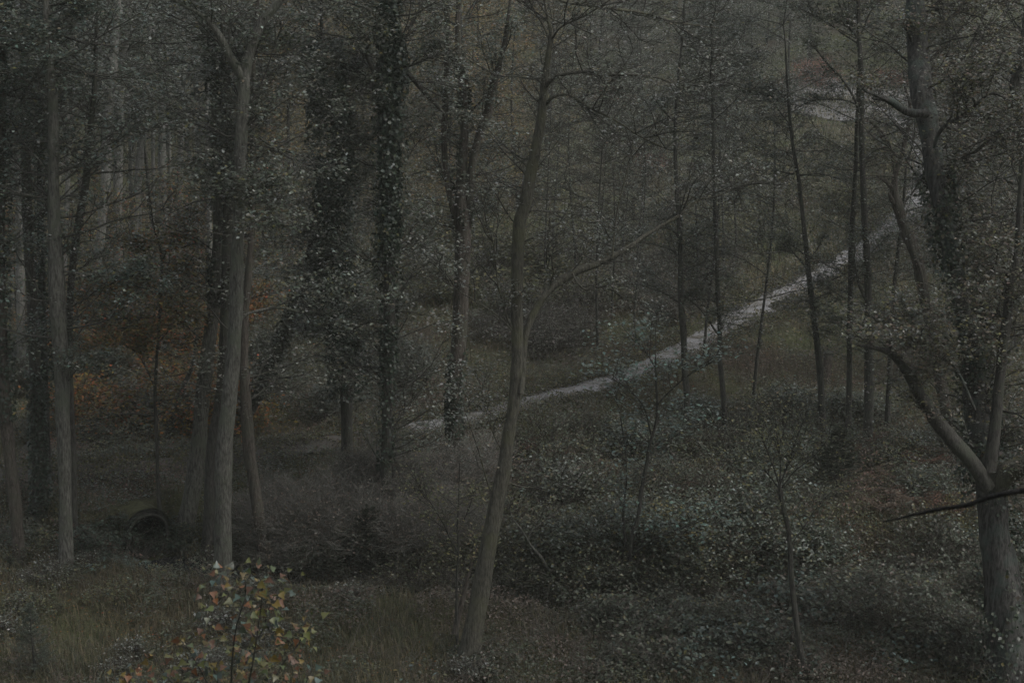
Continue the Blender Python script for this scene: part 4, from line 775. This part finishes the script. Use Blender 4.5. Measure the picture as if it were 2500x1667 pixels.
def near_bush(px, Y): x = (px-1250)/F*(Y*CP+(HC-7)*SP); return (x, Y, 0)
proto_copies(bush('low_shrub', '', 'shrub', z0, .6, 1.42, 1500, 'autumn+teal', .05, 17), [near_bush(300, 13.2), near_bush(400, 12.8), near_bush(500, 13.4), near_bush(690, 13.0), near_bush(1080, 13.6)],
  ['leftmost orange-leaved shrub along the bottom edge','orange and green shrub second from left along the bottom edge','orange-leaved shrub just left of the large-leaved sapling','orange-leaved shrub just right of the large-leaved sapling','small orange-leaved shrub at the bottom edge below the curved trunk'], 'orange-leaved shrubs along the bottom edge', (.93, 1.02))
proto_copies(bush('tall_bush', '', 'bush', z0, .8, 1.7, 1700, 'under', .07, 18), [(2390,1640),(2300,1600),(2180,1560),(2330,1430),(2420,1470),(2490,1500),(2250,1395),(1330,1110),(1450,1080),(1600,1120),(1760,1130),(1830,1075),(1960,1100),(1700,1250),(1380,1230)], ['tall leafy bush right in front of the oak foot','tall leafy bush second left of the oak foot','tall leafy bush third left of the oak foot','tall bush under the big lower limb of the oak','tall bush against the oak trunk above its foot','tall bush right of the oak trunk','tall bush left of the oak limb below the blurred branch','tall bush just right of the curved trunk below the path','tall bush below the brightest near stretch of path','tall bush behind the many-stemmed young tree','tall bush at the foot of the straight thin trunk','tall bush between the straight and the bent thin trunks','tall bush left of the bent thin trunk foot','tall bush between the many-stemmed and broom-topped trees','tall bush above the broken sapling'], 'tall bushes of the right thicket', (.8, 1.15))
proto_copies(bush('leaf_tuft', '', 'plant', z0, .38, .3, 500, 'ivy+under', .05, 19), [(178,1402),(150,1404),(525,1458),(562,1460),(632,1404),(662,1406),(440,1332),(1118,1612),(1172,1618),(100,1262),(45,1380),(2440,1660),(1962,1658)], ['leafy tuft right of the sturdy grey trunk foot','leafy tuft left of the sturdy grey trunk foot','leafy tuft left of the tall forked trunk foot','leafy tuft right of the tall forked trunk foot','leafy tuft left of the bowing trunk foot','leafy tuft right of the bowing trunk foot','leafy tuft at the foot of the left-leaning trunk','leafy tuft left of the curved trunk foot','leafy tuft right of the curved trunk foot','leafy tuft at the foot of the ivy-footed straight trunk','leafy tuft at the foot of the trunk cut by the left edge','leafy tuft at the oak foot','leafy tuft at the foot of the broom-topped young tree'], 'leafy tufts round trunk feet', (.8, 1.2))
# mid-distance trees whose crowns close the picture behind the traced ones
def back_tree(name, label, loc, H, rad, nl, palette, size, seed, n=34, low=.12, thick=.12):
    root = thing(name, label, 'tree', loc); G = Geo(); z = np.linspace(-.2, H, 16)
    P = np.stack([.18*np.sin(z*.5+seed), .14*np.cos(z*.4+seed)-.14, z], 1); sweep(G, P, thick*np.linspace(1, .12, 16)*H/9, 8, flare=.2); G.build('trunk', B_dark, root)
    zz = H*(low+(.97-low)*R.random(n)); ii = np.clip((zz/H*15).astype(int), 0, 15); a = R.random(n)*6.283
    D = np.stack([np.cos(a), np.sin(a), .3+.2*R.normal(size=n)], 1); D /= np.linalg.norm(D, axis=1, keepdims=True); L = rad*(1.15-.75*zz/H)*(.5+.6*R.random(n))
    A, Bq, Cq, LC = growth(P[ii], D, L, 6, 4, gnarl=.3); G = Geo(); bc = (.05,.04,.03)
    tubes(G, A, (.008+.006*L)[:, None]*np.linspace(1, .3, 7), 4, bc); tubes(G, Bq, np.full(Bq.shape[:2], .008), 3, bc); tubes(G, Cq, np.full(Cq.shape[:2], .005), 3, bc); G.build('branches', B_dark, root)
    G = Geo(); q = leaf_points(Cq, max(1, int(nl/len(Cq))), .2); leaves(G, q, size, pal(palette, len(q)), tilt=.6); G.build('crown', M_leaf, root)
    return root
def place(proto, lst, lab, group, sc=(.8, 1.2)):
    for i, (px, Y) in enumerate(lst):
        x = (px-1250)/F*(Y*CP+HC*SP); p = np.array([x, Y, float(height(x, Y))])
        if i == 0: proto.location = [float(v) for v in p]; proto['label'] = lab; proto['group'] = group
        else: copy_tree(proto, p, R.random()*6, sc[0]+(sc[1]-sc[0])*R.random(), lab, group)
VEIL = True
def rowpts(n, x0, x1, y0, y1): return [(x0+(x1-x0)*R.random(), y0+(y1-y0)*R.random()) for _ in range(n)]
place(back_tree('background_tree', '', z0, 10, 3.0, 4200, 'grey', .10, 1, low=.4), rowpts(24, -150, 700, 74, 115), 'grey-leaved tree in the deep wood behind the left trunks', 'trees of the deep left wood')
place(back_tree('background_tree', '', z0, 9, 3.0, 5000, 'gold', .11, 2), rowpts(26, 550, 1350, 62, 105), 'olive-brown tree in the wood behind the ivy columns', 'trees behind the ivy columns')
place(back_tree('background_tree', '', z0, 8, 2.9, 4500, 'grey', .11, 3), rowpts(26, 1250, 1930, 98, 140)+rowpts(5, 1900, 2250, 124, 140), 'fine-leaved grey tree beyond the meadow right of the curved trunk', 'trees beyond the meadow', (.7, 1.1))
place(back_tree('background_tree', '', z0, 9, 2.8, 5000, 'grey', .11, 4), rowpts(15, 2300, 2750, 48, 100), 'dark-leaved tree in the wood behind the oak', 'trees behind the oak')

place(back_tree('slight_tree', '', z0, 9.5, 2.7, 4200, 'grey+green', .062, 5, n=44, low=.28, thick=.05), rowpts(14, 1330, 1880, 43, 64), 'fine-twigged slight tree near the path', 'slight twiggy trees about the path', (.75, 1.05))
place(back_tree('autumn_tree', '', z0, 4.6, 1.9, 2600, 'autumn+leafgold', .085, 7, n=30, low=.25, thick=.1), [(190,47),(300,52),(430,50),(520,56),(250,58),(650,55),(60,50)], 'orange autumn tree', 'small autumn trees in the left wood', (.7, 1.15))
place(back_tree('pole_tree', '', z0, 12, 1.6, 900, 'grey', .1, 6, n=14, low=.6, thick=.09), rowpts(16, 10, 620, 60, 88), 'pale pole-like tree in the left wood', 'pale poles of the left wood', (.8, 1.1))
# ------------------------------------------------------------------ ground cover and far wood: masses nobody could count
def off_mouth(x, y):
    rx = x-CUL[0]; ry = y-CUL[1]; al = -(rx*CAX[0]+ry*CAX[1]); ac = rx*(-CAX[1])+ry*CAX[0]
    return ~((np.abs(ac) < .62) & (al > -.5) & (al < .62))
def on_ground(n, Y0, Y1, half=.33, pw=1.0):
    y = Y0+(Y1-Y0)*R.random(n)**pw; x = (R.random(n)*2-1)*half*(y+6); return x, y
def grass(name, n, Y0, Y1, palette, ln, wd, mask=None, label=None):
    x, y = on_ground(n, Y0, Y1)
    k = (seg_dist(x, y, path) > .38+.5*R.random(n)) & (seg_dist(x, y, stream) > .45)
    if mask is not None: k &= mask(x, y)
    x = x[k]; y = y[k]; n = len(x); z = height(x, y)-.02
    a = R.random(n)*6.283; l = ln*(.5+R.random(n)); b = .25+.75*R.random(n); d = np.stack([np.cos(a), np.sin(a), 0*a], 1)
    p0 = np.stack([x, y, z], 1); wv = np.stack([-np.sin(a), np.cos(a), 0*a], 1)*wd
    p1 = p0+d*(l*b*.3)[:, None]; p1[:, 2] += l*.6; p2 = p0+d*(l*b*.85)[:, None]; p2[:, 2] += l*(.95-.35*b)
    V = np.stack([p0-wv, p0+wv, p1-wv*.8, p1+wv*.8, p2], 1); i = np.arange(n)*5
    G = Geo(); G.add(V, [np.stack([i, i+1, i+3, i+2], 1), np.stack([i+2, i+3, i+4], 1)], np.repeat(pal(palette, n), 5, axis=0))
    tag(G.build(name, M_dull), label, 'grass', kind='stuff')
def cover(name, n, Y0, Y1, palettes, size, lift, mask=None, label=None, cat='undergrowth', mat=None, tilt=.6, pw=1.0, edge=.62):
    x, y = on_ground(n, Y0, Y1, pw=pw); k = (seg_dist(x, y, path) > edge*(.5+.8*fbm(x*.8, y*.8, 3))*np.where(y > 52, 1.5, 1)) & (seg_dist(x, y, stream) > .55) & off_mouth(x, y)
    if mask is not None: k &= mask(x, y)
    x = x[k]; y = y[k]; n = len(x); m = fbm(x*.55+3, y*.55, 21); top = np.maximum(m-.36, 0)*3.0*lift
    z = height(x, y, False)+top*(.15+.85*R.random(n)**.6)+.03+.08*R.random(n)
    s = fbm(x*.35+9, y*.35+4, 33); K = np.zeros((n, 3)); th = (s-.25)/.5*len(palettes)+R.normal(size=n)*.45; ch = np.clip(th.astype(int), 0, len(palettes)-1)
    for i, nm in enumerate(palettes):
        q = ch == i; K[q] = pal(nm, int(q.sum()))
    G = Geo(); leaves(G, np.stack([x, y, z], 1), size, K, tilt=tilt); o = G.build(name, mat or M_leaf); tag(o, label, cat, kind='stuff')
left = lambda x, y: x < 2.0
grass('grass', 90000, 25, 37, 'straw', .30, .0045, label='dry straw-coloured and green grass covering the near ground')
grass('tussock_grass', 70000, 25, 36, 'straw+under', .34, .0045, lambda x, y: (fbm(x*1.3, y*1.3, 45) > .5) & (x < 3), label='longer matted straw and green grass tussocks of the left foreground')
grass('long_grass', 30000, 37, 62, 'straw', .42, .006, label='long pale grass along both sides of the path')
grass('meadow_grass', 60000, 55, 125, 'straw', .6, .014, label='rough tan and olive grass of the far slope')
cover('bramble_cover', 150000, 25.5, 36, ['brown','under','under','olive','teal'], .058, .35, lambda x, y: (x > -1.5) | (fbm(x*1.3, y*1.3, 44) > .52), 'bramble and ivy leaves covering the near ground')
cover('thicket_cover', 110000, 34, 50, ['brown','under','under','olive','rust'], .062, .7, None, 'tangled leafy undergrowth between the ditch and the path')
cover('bank_ivy', 60000, 34.0, 41, ['ivy','dark','green'], .06, .25, lambda x, y: (x < -4.0) & (x > -12) & (seg_dist(x, y, np.array([CUL, CUL+CAX])) > .5), 'dark ivy trailing over the bank above the culvert', 'ivy')
cover('slope_cover', 130000, 48, 110, ['herb','olive','straw','grey','brown'], .11, .9, None, 'herbs and low scrub covering the slope beyond the path', pw=.8)
cover('leaf_litter', 110000, 25, 62, ['brown','autumn','brown'], .05, .0, None, 'fallen brown and orange leaves strewn over the ground', 'leaf litter', M_dull, .35, edge=0)
def verge():
    n = 90000; k = R.integers(0, len(PP)-1, n); f = R.random(n)[:, None]; q = PP[k]*(1-f)+PP[k+1]*f; T = PP[np.minimum(k+1, len(PP)-1)]-PP[k]; T /= np.linalg.norm(T, axis=1, keepdims=True)+1e-9
    s = np.where(R.random(n) < .5, 1, -1); wd = np.where(q[:, 0] < -2.6, .0, np.where(q[:, 1] > 52, .50, .36)); cl = fbm(q[:, 0]*1.3+s*7, q[:, 1]*1.3, 91)
    d = wd+np.abs(R.normal(size=n))*.55-.55*np.maximum(cl-.5, 0)*4*wd; P = q+np.stack([-T[:, 1], T[:, 0]], 1)*(s*d)[:, None]
    z = height(P[:, 0], P[:, 1], False)+(.05+.75*np.maximum(cl-.3, 0))*R.random(n)
    G = Geo(); K = pal('herb', n); m = R.random(n) < .4; K[m] = pal('olive', int(m.sum())); m = R.random(n) < .2; K[m] = pal('straw', int(m.sum()))
    leaves(G, np.stack([P[:, 0], P[:, 1], z], 1), np.where(P[:, 1] > 52, .085, .06), K, tilt=.9); tag(G.build('verge_herbs', M_dull), 'grey-green herbs spilling over both edges of the path', 'undergrowth', kind='stuff')
verge()
def canes(name, n, Y0, Y1, mask, L, label, h=.3, col=(.10,.092,.08)):
    x, y = on_ground(n, Y0, Y1); k = mask(x, y) & (seg_dist(x, y, path) > .6) & (seg_dist(x, y, CUL[None]+np.outer([-.9, 1.2], CAX)) > .9); x, y = x[k], y[k]; n = len(x); k = 6; t = np.linspace(0, 1, k)
    a = R.random(n)*6.283; l = L*(.35+R.random(n)); hh = h*(.3+1.2*R.random(n)); m = np.maximum(fbm(x*.55+3, y*.55, 21)-.36, 0)*1.5
    P = np.stack([x[:, None]+np.cos(a)[:, None]*l[:, None]*t, y[:, None]+np.sin(a)[:, None]*l[:, None]*t, (height(x, y, False)+m)[:, None]+np.sin(t*2.6)[None]*hh[:, None]+.02], -1)
    P[:, 1:] += np.cumsum(R.normal(size=(n, k-1, 3))*.03*L, axis=1)
    G = Geo(); K = np.array(col)[None]*(.35+1.1*R.random((n, 1))); tubes(G, P, np.full((n, k), .0032)*np.linspace(1, .5, k)*(.6+.9*R.random((n, 1))), 3, K); tag(G.build(name, M_dull), label, 'undergrowth', kind='stuff')
canes('bramble_canes', 15000, 26, 50, lambda x, y: (x > -3) | ((x > -7.5) & (y > 35)), .8, 'tangle of arching bramble canes and dead stems')
canes('dead_stems', 5000, 26, 40, lambda x, y: x <= -3, .5, 'dry stems and fallen twigs among the grass of the left foreground', .2)
def far_wood():
    n = 230000; x = (R.random(n)*2-1)*.42*(0+150); y = 122+75*R.random(n)**1.3; x = x*y/135
    tops = 5+13*fbm(x*.16, y*.16, 50); z = tops*R.random(n)**.8; G = Geo()
    gap = fbm(x*.3+z*.22, y*.3+z*.3, 77) > .34; x, y, z = x[gap], y[gap], z[gap]; n = len(x)
    s = fbm(x*.12+2, y*.12, 60); K = pal('grey', n); q = s > .55; K[q] = pal('olive', int(q.sum())); q = s < .36; K[q] = pal('brown', int(q.sum()))
    leaves(G, np.stack([x, y, z+height(x, y)], 1), .22, K, tilt=.8)
    m = 260; tx = (R.random(m)*2-1)*60; ty = 122+70*R.random(m); tz = height(tx, ty); H = 8+8*R.random(m); t = np.linspace(0, 1, 6)
    P = np.stack([tx[:, None]+.3*np.sin(t*3+tx[:, None]), ty[:, None]+0*t, tz[:, None]-.3+H[:, None]*t], -1); tubes(G, P, (.10+.12*R.random(m))[:, None]*np.linspace(1, .2, 6), 6, (.05,.045,.04))
    o = G.build('far_wood', M_dull); tag(o, 'far hazy mass of grey-green wood closing the valley', 'wood', kind='stuff')
far_wood()

# ------------------------------------------------------------------ wooden post by the path, pale stake
def post():
    b = ground(2018, 935); root = thing('wooden_post', 'weathered square wooden post standing left of the thinner path-side trunk', 'post', b); H = at(2018, 862, b[1])[2]-b[2]; w_ = 9/F*depth(b)
    V = []; lv = [(-.2, 1), (H-.03, 1), (H, .8)]
    for z, s in lv: V += [(-w_*s, -w_*s, z), (w_*s, -w_*s, z), (w_*s, w_*s, z), (-w_*s, w_*s, z)]
    Fq = [(i*4+j, i*4+(j+1) % 4, i*4+4+(j+1) % 4, i*4+4+j) for i in range(2) for j in range(4)]+[(8, 9, 10, 11)]
    mesh('post_shaft', np.array(V), [np.array(Fq)], B_brown, root)
    V = []; 
    for z, s in [(H+.002, 1.15), (H+.03, 1.15), (H+.07, .1)]: V += [(-w_*s, -w_*s, z), (w_*s, -w_*s, z), (w_*s, w_*s, z), (-w_*s, w_*s, z)]
    mesh('post_cap', np.array(V), [np.array(Fq)], B_dark, root)
post()

# ------------------------------------------------------------------ haze
mh = bpy.data.materials.new('haze'); mh.use_nodes = True; t = mh.node_tree; t.nodes.clear()
pv = t.nodes.new('ShaderNodeVolumePrincipled'); pv.inputs['Color'].default_value = (.92,.95,.84,1); pv.inputs['Density'].default_value = HAZE; pv.inputs['Anisotropy'].default_value = 0
oo = t.nodes.new('ShaderNodeOutputMaterial'); t.links.new(pv.outputs[0], oo.inputs['Volume'])
x0, x1, y0, y1, z0_, z1_ = -322, 322, -27, 322, -3, 62
V = np.array([(x, y, z) for z in (z0_, z1_) for y in (y0, y1) for x in (x0, x1)], float)
Fq = np.array([(0,2,3,1),(4,5,7,6),(0,1,5,4),(2,6,7,3),(0,4,6,2),(1,3,7,5)])
o = mesh('haze', V, [Fq], mh); tag(o, 'thin grey haze hanging in the valley wood', 'haze', kind='stuff')

# ------------------------------------------------------------------ labels of repeats: where each one stands
LM = [('the culvert', 370, 1300), ('the sturdy grey trunk', 160, 1200), ('the tall forked trunk', 545, 1250), ('the ivy sleeve trunk', 945, 1150), ('the blackish ivy tree', 830, 900), ('the three-leader trunk', 1112, 1000), ("the curved trunk's foot", 1150, 1560),
      ("the curved trunk's middle", 1262, 800), ('the first thin trunk', 1675, 950), ('the straight thin trunk', 1765, 950), ('the bent thin trunk', 2005, 950), ('the parallel pair of trunks', 2100, 950), ('the broom-topped young tree', 1940, 1450), ('the many-stemmed young tree', 1540, 1350),
      ('the oak', 2420, 1250), ('the oak foot', 2465, 1600), ('the broken sapling', 1340, 1400), ('the left edge', 20, 900), ('the far slender stand', 300, 600), ('the upper curved trunk', 1330, 200), ('the clearing', 2120, 250), ('the top of the ivy columns', 880, 200), ('the right edge', 2490, 500), ('the left corner spruce', 85, 1560)]
def pixel(p):
    dx, dy, dz = p[0], p[1], p[2]-HC; de = dy*CP-dz*SP
    return 1250+F*dx/de, 833.5-F*(dy*SP+dz*CP)/de, de
by = {}
for o in bpy.data.objects:
    if o.parent is None and o.get('label') and o.get('kind') is None: by.setdefault(o['label'], []).append(o)
ORD = ['nearest', 'second nearest', 'third nearest', 'fourth nearest', 'fifth nearest', 'sixth nearest', 'seventh nearest', 'eighth nearest']+[w+' nearest' for w in 'ninth tenth eleventh twelfth thirteenth fourteenth fifteenth sixteenth'.split()]
for lab, obs in by.items():
    if len(obs) < 2: continue
    kind = {'bush': 'bush', 'shrub': 'shrub', 'herb': 'herb clump', 'tree': 'tree'}.get(obs[0]['category'], obs[0]['category'])
    cells = {}
    for o in obs:
        x, y, de = pixel(o.location); d = [(math.hypot(x-a, (y-b)*1.3), n, a, b) for n, a, b in LM]; dd, n, a, b = min(d)
        side = ('right of' if x > a else 'left of') if abs(x-a) > abs(y-b)*.8 else ('below' if y > b else 'above')
        cells.setdefault((n, side), []).append((dd, o))
    head = ' '.join(lab.split()[:3]).rstrip(',')
    head = {'grey-leaved bush in': 'grey-leaved bush', 'grey-leaved tree in': 'grey-leaved tree', 'low green bush': 'low green bush', 'pale green-leaved bush': 'pale green bush', 'olive-leaved bush on': 'olive-leaved bush', 'bare tangled shrub': 'bare tangled shrub', 'orange autumn bush': 'orange autumn bush', 'dark leafy bush': 'dark leafy bush', 'grey seeding tall': 'grey seeding herb clump', 'olive bush on': 'olive slope bush', 'small low leafy': 'small low leafy clump', 'olive-brown tree in': 'yellow-brown tree', 'fine-leaved grey tree': 'fine-leaved grey tree', 'fine-twigged slight tree': 'fine-twigged slight tree', 'pale pole-like tree': 'pale pole-like tree', 'orange autumn tree': 'small orange autumn tree', 'dark-leaved tree in': 'mottled grey tree'}.get(head, head)
    for (n, side), L in cells.items():
        L.sort(key=lambda q: q[0])
        for i, (dd, o) in enumerate(L):
            o['label'] = f"{head} {side} {n}" + (f", {ORD[min(i, 15)]} to it" if len(L) > 1 else '')
